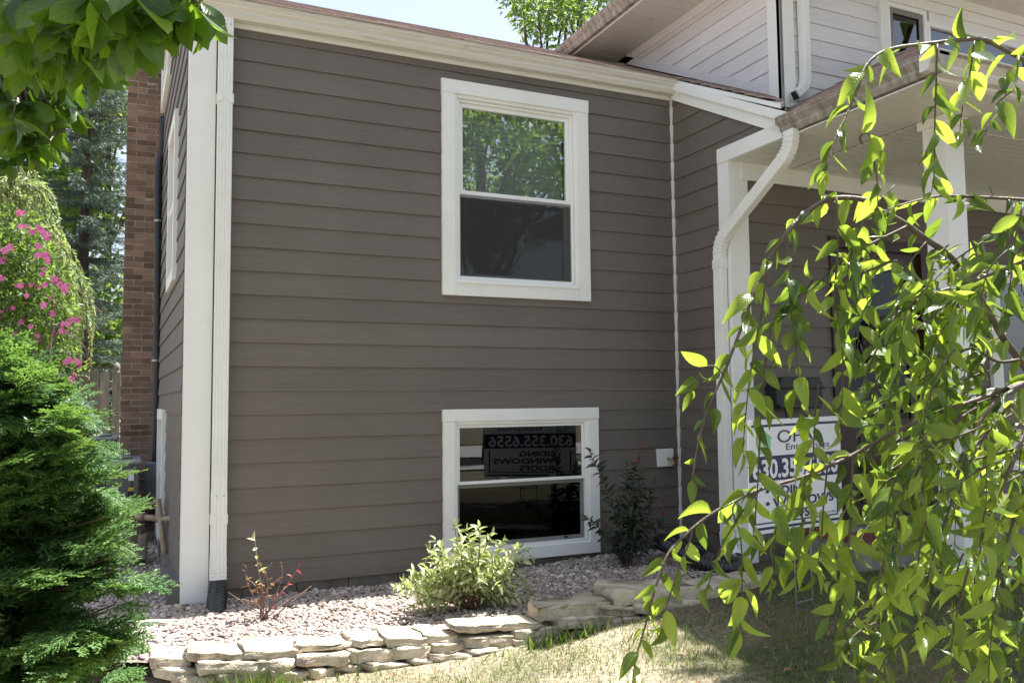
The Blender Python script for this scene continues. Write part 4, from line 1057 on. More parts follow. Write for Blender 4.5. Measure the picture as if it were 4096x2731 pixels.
def leaves_on(parent, T, mats, m, n_obj, name='leaf', stuff='leaf_mass'):
    """the n_obj leaves that show largest as objects of their own, the rest joined"""
    Ms = np.array(mats); sz = []
    for M in Ms:
        u, v, z = proj(M[:3,3]+M[:3,1]*.5); on = (-150 < u < 4246) and (-150 < v < 2880) and z > .2
        sz.append(np.linalg.norm(M[:3,1])/max(z,.1) if on else 0)
    order = np.argsort(-np.array(sz)); pick = order[:n_obj]; rest = order[n_obj:]
    base = []
    for t_ in T:
        V, F, UV = t_; me = bpy.data.meshes.new(name); me.from_pydata([tuple(p) for p in V], [], [tuple(map(int,f)) for f in F])
        l = me.uv_layers.new(name='UVMap'); l.data.foreach_set('uv', UV[F.ravel()].astype(np.float32).ravel())
        me.polygons.foreach_set('use_smooth',[True]*len(me.polygons)); me.materials.append(MATS[m]); me.update(); base.append(me)
    pl = Matrix.Translation(-WPOS[parent.name])
    for i in pick:
        o = bpy.data.objects.new(name, base[int(i) % len(T)]); col.objects.link(o); o.parent = parent
        o.matrix_local = pl @ Matrix(Ms[i].tolist())
    if len(rest):
        VV, FF, UU = [], [], []; off = 0
        for j, t_ in enumerate(T):
            sel = Ms[rest[rest % len(T) == j]]
            if not len(sel): continue
            V, F, UV = inst(t_, sel); VV.append(V); FF.append(F+off); UU.append(UV); off += len(V)
        o = np_mesh(stuff, np.concatenate(VV), np.concatenate(FF), m, parent, np.concatenate(UU), True); o['kind'] = 'stuff'

def twig_leaves(P, spacing, size, droop=.5, spread=.8, start=.1, norm_up=.6, cam_face=.0):
    """alternate leaves along a 3D path -> matrices"""
    out = []; L = [0]; P = [np.asarray(p) for p in P]
    for i in range(1,len(P)): L.append(L[-1]+np.linalg.norm(P[i]-P[i-1]))
    s_ = L[-1]*start; k = 0; ph = rng.uniform(0,6.28)
    while s_ < L[-1]:
        j = min(len(P)-2, int(np.searchsorted(L, s_, side='right')-1)); f = (s_-L[j])/(L[j+1]-L[j]+1e-9)
        p = P[j]*(1-f)+P[j+1]*f; t = unit(P[j+1]-P[j])
        a = unit(np.cross(t, [.2,.3,.9])); b = np.cross(t, a); ph += 2.6+rng.normal()*.5
        d = unit(t*.55+(a*math.cos(ph)+b*math.sin(ph))*spread+np.array([0,0,-droop])*rng.uniform(.4,1.3))
        nr = unit(np.array([0,0,norm_up])+unit(CAM-p)*cam_face+rvec()*.65)
        sz = size*(.5+.8*rng.random()**.8)*(1 if s_ < L[-1]*.9 else .8)
        out.append(frame(p, d, nr, sz, rng.uniform(.75,1.2)))
        s_ += spacing*rng.uniform(.7,1.35); k += 1
    d = unit(P[-1]-P[-2]); out.append(frame(P[-1], d+rvec()*.3, rvec(), size*.8)); return out
CH_T = [leaf_t('cherry', 6, fo, cu, w*.96, sd) for fo,cu,w,sd in ((.25,.2,.46,0),(.45,.3,.44,.08),(.15,.1,.5,-.06),(.35,.5,.45,.05),(.6,.25,.46,-.1),(.1,-.12,.48,0),(.3,.7,.42,.12),(.8,.35,.5,.0))]

# ------------------------------------------------------------------ weeping cherry in the foreground
cherry = thing('weeping_cherry_tree', 'weeping cherry tree with drooping backlit leaves before the porch', 'tree')
TR0 = dp(2900, 1400, 2.9); trunk_top = dp(2900, 250, 2.9)
base = np.array([TR0[0], TR0[1], gz(TR0[0],TR0[1])-.05]); cherry.location = base; WPOS[cherry.name] = Vector(base)
tp = smooth_path([base, base*.6+trunk_top*.4+np.array([.05,.03,0]), trunk_top], 6)
MB().tube(tp, list(np.linspace(.10,.06,len(tp))), 12).build('trunk','cherry_bark',cherry,smooth=True)
TW = [ # overview-pixel polylines, depth start, depth end, radius, leaf size
 ([(2620,330),(2480,200),(2352,138),(2290,106),(2250,90),(2140,100),(2040,115),(1990,150),(1972,200),(1945,262),(1920,315),(1898,392)],2.35,2.05,.0085,.088),
 ([(2153,102),(2150,200),(2147,300),(2146,394),(2140,440)],2.08,2.0,.0028,.078),
 ([(2238,95),(2228,170),(2213,233),(2205,300)],2.15,2.1,.0028,.082),
 ([(2340,130),(2330,200),(2290,240),(2262,310)],2.2,2.1,.003,.08),
 ([(2560,480),(2352,459),(2225,452),(2152,451),(2078,468),(2040,480)],2.4,2.15,.0065,.08),
 ([(2640,1250),(2480,1010),(2341,826),(2303,775),(2272,719),(2236,660),(2206,617),(2174,581),(2130,552),(2086,519),(2042,493),(2016,482),(1987,460),(1921,455),(1870,475),(1824,514),(1806,537),(1762,601),(1750,637),(1732,667),(1714,724),(1696,770),(1661,861),(1629,929),(1607,1001),(1590,1100)],2.5,2.05,.012,.078),
 ([(1980,330),(1975,315),(1990,305),(2003,320),(2010,380),(2015,420),(2016,482)],2.05,2.1,.0035,.086),
 ([(2330,470),(2310,520),(2250,560),(2190,600),(2150,640)],2.3,2.2,.004,.08),
 ([(2560,790),(2470,830),(2352,880),(2282,919),(2226,945),(2180,983),(2152,1014),(2127,1047),(2101,1093),(2076,1136),(2058,1174),(2030,1290),(2005,1400)],2.3,2.1,.0095,.078),
 ([(2420,850),(2352,885),(2292,919),(2243,978),(2231,1003),(2213,1039),(2198,1102),(2183,1161),(2152,1250),(2135,1316),(2120,1420)],2.2,2.0,.0075,.08),
 ([(2420,850),(2330,924),(2303,950),(2272,988),(2244,1031),(2219,1082),(2190,1180)],2.35,2.2,.007,.08),
 ([(2480,850),(2352,880),(2260,912),(2150,950),(2050,995),(1963,1042),(1855,1091),(1724,1132),(1625,1186),(1557,1244),(1530,1280),(1503,1357),(1482,1437),(1461,1509),(1452,1575)],2.3,1.95,.008,.076),
 ([(1806,537),(1814,640),(1814,701),(1822,740),(1829,816),(1838,892),(1840,950)],2.1,2.05,.003,.072),
 ([(1921,455),(1925,560),(1916,689),(1922,714),(1934,790),(1936,866),(1933,943),(1927,990)],2.1,2.05,.0032,.082),
 ([(1870,640),(1814,701),(1787,720),(1768,773),(1757,841),(1750,917),(1745,985)],2.12,2.05,.003,.078),
 ([(1762,601),(1752,700),(1735,790),(1722,870),(1712,960),(1706,1040)],2.08,2.0,.003,.08),
 ([(2100,640),(2060,600),(2000,620),(1930,650),(1870,640)],2.2,2.12,.005,.08),
 ([(2086,519),(2000,560),(1940,590),(1880,650),(1830,690)],2.2,2.1,.0045,.084),
 ([(1724,1132),(1683,1165),(1700,1229),(1705,1309),(1703,1390),(1700,1450)],2.0,1.95,.0025,.085),
 ([(1750,1120),(1713,1164),(1659,1250),(1638,1309),(1625,1350)],2.0,1.95,.0025,.07),
 ([(1590,1215),(1584,1242),(1549,1335),(1528,1403),(1520,1440)],1.98,1.95,.0025,.072),
 ([(1850,1092),(1844,1160),(1838,1269),(1825,1325)],2.02,1.98,.0025,.078),
 ([(1960,1045),(1951,1229),(1942,1350),(1902,1417)],2.05,2.0,.0028,.082),
 ([(2352,600),(2250,640),(2130,680),(2060,720),(2020,790),(1990,860),(1975,930)],2.3,2.15,.0055,.082),
 ([(2340,826),(2290,830),(2230,800),(2180,830),(2120,870),(2050,910),(1990,960)],2.35,2.25,.005,.08),
 ([(2400,1000),(2300,1040),(2200,1060),(2100,1075),(2030,1110),(1990,1180)],2.4,2.3,.005,.08),
 ([(1661,861),(1640,840),(1610,850),(1590,900)],2.1,2.08,.0022,.07),
 ([(2350,470),(2330,560),(2322,640),(2310,720)],2.15,2.1,.003,.09),
 ([(2352,1000),(2300,1120),(2250,1230),(2215,1340),(2190,1450),(2180,1560)],2.2,2.1,.006,.084),
 ([(2370,1080),(2330,1190),(2300,1300),(2280,1420),(2270,1560)],2.1,2.0,.005,.088),
 ([(2101,1093),(2060,1220),(2040,1330),(2035,1450),(2030,1560)],2.15,2.1,.004,.082),
]
TW += [([(1880,880),(1872,960),(1868,1040),(1860,1110)],2.06,2.0,.0026,.08), ([(1745,1000),(1742,1080),(1738,1150),(1730,1230)],2.03,1.98,.0026,.078),
 ([(1900,1075),(1890,1180),(1885,1260),(1870,1320)],2.06,2.0,.0026,.082), ([(1790,1110),(1785,1180),(1778,1260),(1770,1330)],2.02,1.97,.0026,.08),
 ([(1990,500),(1960,560),(1945,640),(1940,720)],2.12,2.05,.0028,.085), ([(2130,552),(2080,620),(2060,700),(2055,790)],2.15,2.08,.0028,.088), ([(2236,660),(2190,700),(2160,780),(2150,860)],2.2,2.1,.003,.088)]
for k in range(50):     # drooping twigs filling the dense lower right of the crown
    x = 2352-abs(rng.normal())*190-rng.uniform(-60,60); y = rng.uniform(560, 1480)
    if x < 1950+ (0 if y > 900 else 90): x = rng.uniform(2020,2352)
    ln = rng.uniform(130,330); lean = -rng.uniform(.0,1.0); d0 = rng.uniform(1.95,2.85)
    TW.append(([(x-lean*ln*.55,y-ln*.12),(x-lean*ln*.15,y+ln*.02),(x+lean*ln*.28,y+ln*.32),(x+lean*ln*.42,y+ln*.7),(x+lean*ln*.45,y+ln)], d0+.08, d0-.05, .0034, rng.uniform(.06,.09)))
for k in range(12):
    x = rng.uniform(2000,2330); y = rng.uniform(420,700); ln = rng.uniform(90,200); d0 = rng.uniform(2.05,2.5)
    TW.append(([(x,y),(x-ln*.3,y+ln*.35),(x-ln*.4,y+ln)], d0, d0-.05, .0026, .08))
for k in range(18):  # extra twigs outside the frame, added to shade the visible leaves
    if k < 10: x = rng.uniform(2400,3000); y = rng.uniform(-250,900)
    else: x = rng.uniform(1950,2500); y = rng.uniform(-420,-160)
    ln = rng.uniform(120,300); d0 = rng.uniform(1.9,2.7)
    if k >= 10: ln = min(ln, -60-y)
    TW.append(([(x+ln*.3,y-20),(x,y),(x-ln*.2,y+ln*.4),(x-ln*.25,y+ln)], d0+.05, d0, .0034, .09))
cm = []
for i, (pl, d0, d1, r0, ls) in enumerate(TW):
    n_ = len(pl); P = [dp(x, y, d0+(d1-d0)*j/(n_-1)) for j,(x,y) in enumerate(pl)]
    P = smooth_path(P, 4)
    if r0 >= .0055: P = smooth_path([trunk_top*.9+P[0]*.1, P[0]], 3)[:-1]+P if pl[0][0] > 2400 else P
    MB().tube(P, list(np.linspace(r0, max(.0011, r0*.22), len(P))), 6 if r0 > .004 else 5).build('branch' if r0 >= .0055 else 'twig', 'cherry_bark' if r0 >= .0055 else 'twig_green', cherry, smooth=True)
    st_ = .12 if r0 < .0055 else .38
    cm += twig_leaves(P, .028 if r0 < .0055 else .034, ls*1.0, droop=.6, spread=.95, start=st_, norm_up=.35, cam_face=.22)
leaves_on(cherry, CH_T, cm, 'leaf_cherry', 300)

# ------------------------------------------------------------------ magnolia overhanging the top left
mag = thing('magnolia_tree', 'broad-leaved tree whose shaded boughs overhang the chimney and house corner', 'tree')
tb = np.array([-2.4, -4.3, 0.0]); mag.location = tb; WPOS[mag.name] = Vector(tb)
tp = smooth_path([tb, tb+np.array([.1,.05,1.2]), tb+np.array([.25,.1,2.6]), tb+np.array([.4,.1,4.0])], 5)
MB().tube(tp, list(np.linspace(.13,.06,len(tp))), 12).build('trunk','bark',mag,smooth=True)
MG_T = [leaf_t('magnolia', 6, fo, cu, w, sd) for fo,cu,w,sd in ((.15,.15,.44,0),(.3,.3,.42,.06),(.1,.05,.46,-.05),(.25,.45,.44,.03))]
mm_ = []; hub = tb+np.array([.35,.1,3.3])
MT = []
def rosette(x, y, depth, n, size, down=.9):
    p = dp(x, y, depth)
    for k in range(n):
        w = 6.28*k/n+rng.uniform(-.4,.4)
        d = unit(np.array([math.cos(w)*.75, math.sin(w)*.75, -down*rng.uniform(.5,1.3)]))
        mm_.append(frame(p+rvec()*.01, d, unit(np.array([0,0,.5])+rvec()*.6), size*rng.uniform(.75,1.2), rng.uniform(.9,1.15)))
    MT.append(p)
for (x,y,d,n,s_) in ((452,8,1.75,7,.125),(415,-10,1.72,6,.13),(360,-5,1.72,8,.14),(318,20,1.7,7,.145),(268,30,1.72,7,.15),(215,40,1.75,7,.15),(165,60,1.8,7,.14),(120,40,1.8,7,.14),(70,50,1.85,7,.14),(25,40,1.85,7,.14),
    (300,-30,1.65,7,.15),(220,-20,1.66,7,.15),(140,-10,1.7,7,.15),(60,-10,1.75,7,.15),(230,110,1.85,6,.13),(175,130,1.9,6,.13),(120,120,1.95,7,.13),(60,120,2.0,7,.13),(10,110,2.0,7,.13)):
    rosette(x,y,d,n,s_*.8,1.0); rosette(x+rng.uniform(-30,20),y+rng.uniform(-25,25),d+.1,n,s_*.7,.9)
for k in range(95):
    y = rng.uniform(60,330); x = rng.uniform(-40, 170 if y < 180 else max(60, 150-(y-180)*.35))
    rosette(x, y, rng.uniform(2.2,3.1), 6, rng.uniform(.07,.10), .7)
for (x,y) in ((125,215),(150,240),(175,260),(100,300),(80,330),(110,330),(60,350),(20,370),(90,280),(70,250),(35,330)):
    rosette(x,y,rng.uniform(2.3,2.6),6,.085,.5)
# crown above the frame that shades this foliage
for k in range(150):
    x = rng.uniform(-500,430); y = rng.uniform(-700,-40); rosette(x, y, rng.uniform(1.7,3.6), 7, .15, .5)
for k in range(48):
    x = rng.uniform(-100,900); y = rng.uniform(-900,-150-(max(0,x-430)*.2)); rosette(x, y, rng.uniform(1.75,2.7), 7, .15, .4)
mb = MB()
bs = [smooth_path([hub, dp(-120,60,2.3), dp(60,10,1.9), dp(220,0,1.72), dp(330,-8,1.7), dp(420,-15,1.72), dp(452,6,1.75)],5),
      smooth_path([hub, dp(-120,180,2.8), dp(40,200,2.6), dp(120,250,2.5), dp(150,300,2.5)],5),
      smooth_path([hub, dp(-100,40,2.2), dp(100,70,1.95), dp(200,110,1.85), dp(290,120,1.8)],5),
      smooth_path([hub, dp(-150,260,3.0), dp(0,280,2.7), dp(60,340,2.6)],5)]
for b_ in bs: MB().tube(b_, list(np.linspace(.022,.004,len(b_))), 6).build('branch','cherry_bark',mag,smooth=True)
allp = np.concatenate([np.array(b_) for b_ in bs])
for p in MT:
    q = allp[np.argmin(((allp-p)**2).sum(1))]; mb.tube([q, (q+p)/2+np.array([0,0,.02]), p], [.004,.003,.0025], 4)
mb.build('twigs','cherry_bark',mag)
leaves_on(mag, MG_T, mm_, 'leaf_magnolia', 300)

# ------------------------------------------------------------------ arborvitae at the lower left
arb = thing('arborvitae_shrub', 'feathery green arborvitae shrub beside the gravel bed', 'shrub')
def spray_t(seed):
    rr = np.random.default_rng(seed); V = []; F = []
    def strip(p, d, w, L, n_):
        s_ = np.cross(n_, d); s_ = s_/np.linalg.norm(s_); b = len(V)
        V.extend([p-s_*w*.5, p+s_*w*.5, p+d*L*.55+s_*w*.62, p+d*L*.55-s_*w*.62, p+d*L+s_*w*.15, p+d*L-s_*w*.15]); F.extend([(b,b+1,b+2,b+3),(b+3,b+2,b+4,b+5)])
    N = np.array([0,0,1.])
    def grow(p, d, L, lev):
        k = max(2, int(L/.075)); q = p.copy()
        for i in range(k):
            t = i/k; st_ = L/k; dd = unit(d+np.array([0,0,-.35*t])+rr.normal(size=3)*.05)
            strip(q, dd, .03 if lev == 0 else .026, st_*1.2, unit(N+rr.normal(size=3)*.25)); q = q+dd*st_
            if lev < 2:
                for sgn in (-1,1):
                    if rr.random() < .92:
                        an = sgn*rr.uniform(.5,.85); ca, sa = math.cos(an), math.sin(an)
                        d2 = np.array([d[0]*ca-d[1]*sa, d[0]*sa+d[1]*ca, d[2]+rr.normal()*.12])
                        grow(q, unit(d2), L*(.5 if lev == 0 else .42)*(1-.55*t)*rr.uniform(.7,1.1), lev+1)
    grow(np.zeros(3), np.array([0,1.,0]), 1.0, 0)
    return np.array(V), np.array(F), np.zeros((len(V),2))
SPT = [spray_t(s_) for s_ in range(5)]
edge = [(20,735),(75,800),(165,880),(235,960),(255,1010),(240,1090),(262,1140),(300,1170),(270,1240),(300,1290),(365,1335),(300,1385),(320,1440),(330,1500),(340,1570),(345,1650)]
ey = [e[1] for e in edge]; ex_ = [e[0] for e in edge]
axis0 = dp(-120, 900, 2.75); abase = np.array([axis0[0], axis0[1], 0.0]); arb.location = abase; WPOS[arb.name] = Vector(abase)
MB().tube([abase, abase+np.array([.02,0,.9]), abase+np.array([0,.02,1.7])], [.05,.035,.01], 8).build('trunk','bark',arb,smooth=True)
am = [[] for _ in SPT]
def axis_at(z): return np.array([abase[0], abase[1], z])
for k in range(86):                      # plumes: branches that each carry a fan of sprays
    y = 760+900*rng.random()**.9; xe = np.interp(y, ey, ex_); front = rng.random()
    x = xe-58-rng.random()*18 if front < .42 else xe-70-rng.random()*(xe+90)
    tip = dp(x, y, rng.uniform(2.35,2.75) if front < .42 else rng.uniform(2.22,2.5)); a = axis_at(tip[2]-rng.uniform(.12,.35))
    d0 = unit(tip-a); sd_ = unit(np.cross(d0, [0,0,1.]))
    for t in np.linspace(.42, 1.0, 14):
        an = rng.normal()*.75; d = unit(d0*math.cos(an)+sd_*math.sin(an)+np.array([0,0,rng.uniform(-.25,.3)]))
        sz = rng.uniform(.11,.24)*(1.15-.3*t); p = a*(1-t)+tip*t+rvec()*.025-d*sz*.45
        am[int(rng.integers(5))].append(frame(p, d, unit(np.array([0,-.3,1.])+rvec()*.4), sz))
# explicit tips reaching right
for (x,y,dx_,dy_,sz) in ((270,1172,60,-22,.16),(250,1085,60,-30,.13),(300,1340,95,-6,.2),(310,1325,80,10,.18),(200,950,45,20,.13),(245,1020,40,10,.12),(260,1240,50,10,.14),(270,1400,60,-10,.16),(280,1450,60,10,.16),(255,1130,45,15,.13)):
    p = dp(x-25,y,2.4); q = dp(x-25+dx_,y+dy_,2.38); am[rng.integers(5)].append(frame(p, q-p, unit(np.array([-.2,-.5,1.])+rvec()*.2), sz*.72))
VV, FF, off = [], [], 0
for j, t_ in enumerate(SPT):
    V, F, UV = inst(t_, np.array(am[j])); VV.append(V); FF.append(F+off); off += len(V)
o = np_mesh('crown', np.concatenate(VV), np.concatenate(FF), 'leaf_arb', arb, None, False); o['kind'] = 'stuff'
mb = MB()
for k in range(60):
    y = rng.uniform(780,1560); xe = np.interp(y, ey, ex_); p = dp(xe-rng.uniform(20,90), y, rng.uniform(2.35,2.8)); a = axis_at(p[2]-rng.uniform(.2,.4))
    mb.tube([a, (a+p)/2+np.array([0,0,.04]), p], [.008,.005,.002], 4)
mb.build('branches','twig_brown',arb)

# ------------------------------------------------------------------ background trees and shrubs
QUAD = (np.array([(-.5,0,0),(.0,.0,.08),(.5,0,0),(.0,1,0)], float)*np.array([.55,1,1]), np.array([(0,1,3),(1,2,3)]), np.array([(0,0),(.5,0),(1,0),(.5,1)], float))
NEED = (np.array([(-.5,0,0),(.5,0,0),(0,1,0)], float)*np.array([.16,1,1]), np.array([(0,1,2)]), np.array([(0,0),(1,0),(.5,1)], float))
def crown(parent, clumps, n, size, m, droop=.0, up=.3, tpl=QUAD, flat_=1.0):
    """clumps: list of (centre, radius); leaves spread through the clumps"""
    w = np.array([c[1]**2 for c in clumps]); w /= w.sum(); ids = rng.choice(len(clumps), n, p=w)
    C_ = np.array([c[0] for c in clumps])[ids]; r_ = np.array([c[1] for c in clumps])[ids][:,None]
    v = rvecs(n)*r_*rng.random((n,1))**.45; v[:,2] *= flat_
    d = nrm_(v)+rvecs(n)*.8+np.array([0,0,-droop])
    Ms = frames(C_+v, d, np.array([0,0,up])+rvecs(n), size*rng.uniform(.6,1.35,n))
    V, F, UV = inst(tpl, Ms); o = np_mesh('crown', V, F, m, parent, UV); o['kind'] = 'stuff'; return o
def limbs(parent, base, tops, r0, m='bark', name='limb'):
    for t_ in tops:
        t_ = np.asarray(t_, float); b = np.asarray(base, float); md = (b+t_)/2+rvec()*.12*np.linalg.norm(t_-b)
        P = smooth_path([b, md, t_], 5); MB().tube(P, list(np.linspace(r0, r0*.2, len(P))), 6).build(name, m, parent, smooth=True)
def leafy_tree(name, label, base, h, clumps, n, size, m, r0=.15, **kw):
    t = thing(name, label, 'tree', tuple(base)); b = np.array(base, float)
    top = b+np.array([0,0,h]); P = smooth_path([b, b+np.array([.1,0,h*.4]), top], 6)
    MB().tube(P, list(np.linspace(r0, r0*.35, len(P))), 10).build('trunk','bark',t,smooth=True)
    sel = [c for c,_ in clumps]; random.shuffle(sel)
    limbs(t, b+np.array([.05,0,h*.55]), sel[:10], r0*.35)
    crown(t, clumps, n, size, m, **kw); return t
def blob(c, rx, ry, rz, k, r_):
    out = []
    for _ in range(k):
        v = rvec()*rng.random()**.4; out.append((np.array(c)+v*np.array([rx,ry,rz]), r_*rng.uniform(.6,1.3)))
    return out
# blue spruce behind the fence
sp0 = at(205*DS, 1000, y=11.5); spb = (sp0[0]-.1, 11.5, 0)
spr = thing('spruce_tree', 'tall blue-green spruce behind the wooden fence and chimney', 'tree', spb)
MB().tube([spb, (spb[0],11.5,4.5), (spb[0]+.05,11.5,10)], [.14,.10,.015], 10).build('trunk','bark',spr,smooth=True)
Ms = []
for z in np.arange(1.0, 9.9, .26):
    R_sp = 2.7*(1-(z-.6)/9.9)+.1; nb_ = 8
    for k in range(nb_):
        w = rng.uniform(0,6.28); L = R_sp*rng.uniform(.7,1.1); b = np.array([spb[0],11.5,z]); d = np.array([math.cos(w),math.sin(w),-.12])
        tip = b+d*L+np.array([0,0,.12*L])
        MB().tube([b,(b+tip)/2-np.array([0,0,.04*L]),tip],[.016,.011,.004],4).build('limb','bark',spr) if k < 4 else None
        m_ = int(L*26); f = (np.arange(m_)+.6)/m_; f = np.repeat(f, 2)[:,None]; sg_ = np.tile([1.,-1.], m_)[:,None]
        p = b*(1-f)+tip*f-np.array([0,0,.2*L])*f*(1-f); sd_ = np.array([-d[1],d[0],0])*sg_
        sl_ = rng.uniform(.10,.24,(2*m_,1))*(1.2-f*.5); dd = nrm_(d*.7+sd_*.8+np.array([0,0,1.])*rng.uniform(-.45,.15,(2*m_,1)))
        for q in range(6): Ms.append(frames(p+dd*sl_*q/6, dd+rvecs(2*m_)*.8, rvecs(2*m_), rng.uniform(.06,.105,2*m_)))
Ms = np.concatenate(Ms)
V, F, UV = inst(NEED, Ms); o = np_mesh('crown', V, F, 'leaf_spruce', spr, UV); o['kind'] = 'stuff'
# flowering rose-of-sharon and a pale weeping shrub in front of it
rs = thing('flowering_shrub', 'tall shrub with pink flowers beside the wooden fence', 'shrub')
c0 = at(40*DS, 640*DS, y=6.9); rb_ = np.array([c0[0]-.25, 6.9, 0.05]); rs.location = rb_; WPOS[rs.name] = Vector(rb_)
cl = []
for (x,y,r_) in ((40,520,.26),(10,600,.3),(80,590,.26),(60,680,.3),(120,650,.24),(20,730,.3),(100,740,.28),(150,720,.2),(140,800,.2),(60,800,.3),(170,850,.14),(150,880,.12),(0,660,.4),(-60,600,.5),(-60,760,.5)):
    cl.append((dp(x,y,12.4), r_*1.36))
limbs(rs, rb_, [c for c,_ in cl], .025)
crown(rs, cl, 6500, .085, 'leaf_mid', up=.5)
PET = leaf_t('magnolia', 3, .1, .35, .85)
fl_px = [(100,535),(90,525),(62,520),(102,545),(92,585),(55,490),(8,590),(3,600),(35,572),(140,655),(125,640),(105,630),(100,700),(150,670),(132,645),(90,780),(155,745),(178,735),(140,760),(20,712),(60,680),(85,660),(150,830),(180,830),(160,880),(165,870),(30,770),(70,750),(120,720),(5,640),(48,655),(110,600)]
fl_px += [(int(x_+rng.normal()*9), int(y_+rng.normal()*9)) for (x_,y_) in fl_px for _ in range(2)]
for i, (x,y) in enumerate(fl_px):
    fsz = rng.uniform(.025,.06)
    p = dp(x,y,rng.uniform(11.9,12.4)); nrm = unit(CAM-p+np.array([0,0,.6])+rvec()*1.5); a = unit(np.cross(nrm,[.1,.2,1])); b = np.cross(nrm,a); Mf = []
    for k in range(5):
        w = 6.28*k/5; Mf.append(frame(p, a*math.cos(w)+b*math.sin(w)+nrm*.35, nrm, fsz*rng.uniform(.9,1.1)))
    V, F, UV = inst(PET, np.array(Mf)); np_mesh('flower', V, F, 'petal_pink', rs, UV, True)
ws = thing('weeping_shrub', 'pale green weeping tree arching over the pink-flowered shrub', 'tree')
wb = np.array([at(20*DS,900*DS,y=8.3)[0]-.5, 8.3, .05]); ws.location = wb; WPOS[ws.name] = Vector(wb)
MB().tube([wb, wb+np.array([.05,0,2.2]), wb+np.array([.1,0,4.3])], [.07,.05,.03], 8).build('trunk','bark',ws,smooth=True)
Mw = []
for k in range(105):
    x1 = rng.uniform(-60,212); top_ = np.interp(x1, [-60,20,60,110,135,150,180,215], [420,396,392,425,475,560,615,660])
    dd_ = rng.uniform(13.2,14.6); ln = rng.uniform(50,230); hh = top_+abs(rng.normal())*48
    a = dp(15+rng.uniform(-50,40), 425+rng.uniform(-15,25), dd_); c = dp(x1,hh,dd_); b = (a+c)/2+np.array([0,0,.12]); e = dp(x1+rng.uniform(-18,22),hh+ln,dd_+rng.normal()*.15)
    P = smooth_path([a,b,c,e],6)
    if k < 60: MB().tube(P, list(np.linspace(.013,.004,len(P))), 4).build('branch','twig_brown',ws)
    Mw += twig_leaves(P, .022, .08, droop=.7, spread=1.1, start=.05)
V, F, UV = inst(QUAD, np.array(Mw)); o = np_mesh('crown', V, F, 'leaf_light', ws, UV); o['kind'] = 'stuff'
# dead sprig with orange leaves at the fringe
mb = MB(); Md = []
for (pl) in ([(165,655),(205,690),(232,720),(240,760)],[(150,760),(190,790),(205,830),(212,870)],[(170,700),(195,740),(208,790),(200,840)]):
    P = smooth_path([dp(x,y,13.0) for x,y in pl],5); mb.tube(P, .008, 4); Md += twig_leaves(P[len(P)//2:], .07, .065, droop=1, start=.0)
mb.build('bare_twigs','twig_brown',ws); V,F,UV = inst(QUAD, np.array(Md)); np_mesh('dry_leaves', V, F, 'leaf_dry', ws, UV)
# deciduous trees far behind the house and in the side garden
def px_tree(name, label, px, py, y, r3, k, rc, n, size, m, r0=.2):
    c = at(px*DS, py*DS, y=y); cl = blob(c, r3[0], r3[1], r3[2], k, rc)
    return leafy_tree(name, label, (c[0], y, 0), c[2], cl, n, size, m, r0)
px_tree('deciduous_tree', 'leafy green tree rising behind the roofs of the house', 1330, 0, 16, (3.0,2.0,2.6), 40, .7, 7000, .19, 'leaf_mid', .25)
px_tree('deciduous_tree', 'pale leafy tree glimpsed between the spruce and the chimney', 250, 190, 18, (1.6,1.5,2.6), 30, .6, 8000, .17, 'leaf_light', .14)
px_tree('deciduous_tree', 'green garden tree standing behind the spruce', 70, 480, 18, (2.4,1.6,3.8), 46, .8, 12000, .2, 'leaf_mid', .2)
px_tree('deciduous_tree', 'darker broad tree closing the view behind the wooden fence', 200, 800, 17, (2.6,1.3,2.2), 40, .7, 10000, .2, 'leaf_mid', .2)
# shade tree beyond the porch, outside the view, whose crown shades the lawn by the porch
cl = blob((7.9,-3.3,8.6), 2.5, 1.3, 1.5, 44, .8)
leafy_tree('deciduous_tree', 'spreading shade tree on the lawn in front of the porch', (8.6,-4.6,.1), 8.4, cl, 9000, .24, 'leaf_mid', .2)
# trees across the street behind the photographer, mirrored in the windows
for i, (x,y,h,lab) in enumerate(((1.5,-12.5,8,'maple with a stout trunk on the lawn across from the house'),(8.5,-15,8.5,'tall shade tree beyond the front walk'),(4.5,-27,9,'broad street tree on the far side of the street'),(13,-26,9.5,'large tree far along the opposite side of the street'),(-6,-26,9,'round-headed tree opposite the side garden'))):
    cl = blob((x,y,h), 3.0, 2.4, 2.6, 40, .8)
    leafy_tree('deciduous_tree', lab, (x,y,-.1), h, cl, 7000, .24, 'leaf_mid', .32 if i < 2 else .25)

# ------------------------------------------------------------------ small shrubs in the bed
def shrub(name, label, cat, base, tips, leafset, r0, bark='twig_brown', spacing=.03, start=.3, droop=.0, spread=.9):
    t = thing(name, label, cat, tuple(base)); b = np.array(base, float); mats = {}
    for (tip, lf, size, sp_) in tips:
        tip = np.array(tip); md = b*.45+tip*.55+np.array([0,0,.03])+rvec()*.05
        P = smooth_path([b+np.array([rng.normal()*.02,rng.normal()*.02,0]), md, tip], 6)
        MB().tube(P, list(np.linspace(r0, r0*.35, len(P))), 5).build('stem', bark, t, smooth=True)
        if lf == 'leaf_red' and sp_ < .03: mats.setdefault('leaf_rose', []).extend(twig_leaves(P[:len(P)*3//4], sp_, .08, droop=droop, spread=spread, start=start, norm_up=.8)); mats.setdefault('leaf_red', []).extend(twig_leaves(P, .03, size, droop=droop, spread=spread, start=.86, norm_up=.8))
        elif lf: mats.setdefault(lf, []).extend(twig_leaves(P, sp_, size, droop=droop, spread=spread, start=start, norm_up=.8))
    for lf, ms in mats.items(): leaves_on(t, CH_T, ms, lf, min(300, len(ms)), 'leaf', 'leaf_mass')
    return t
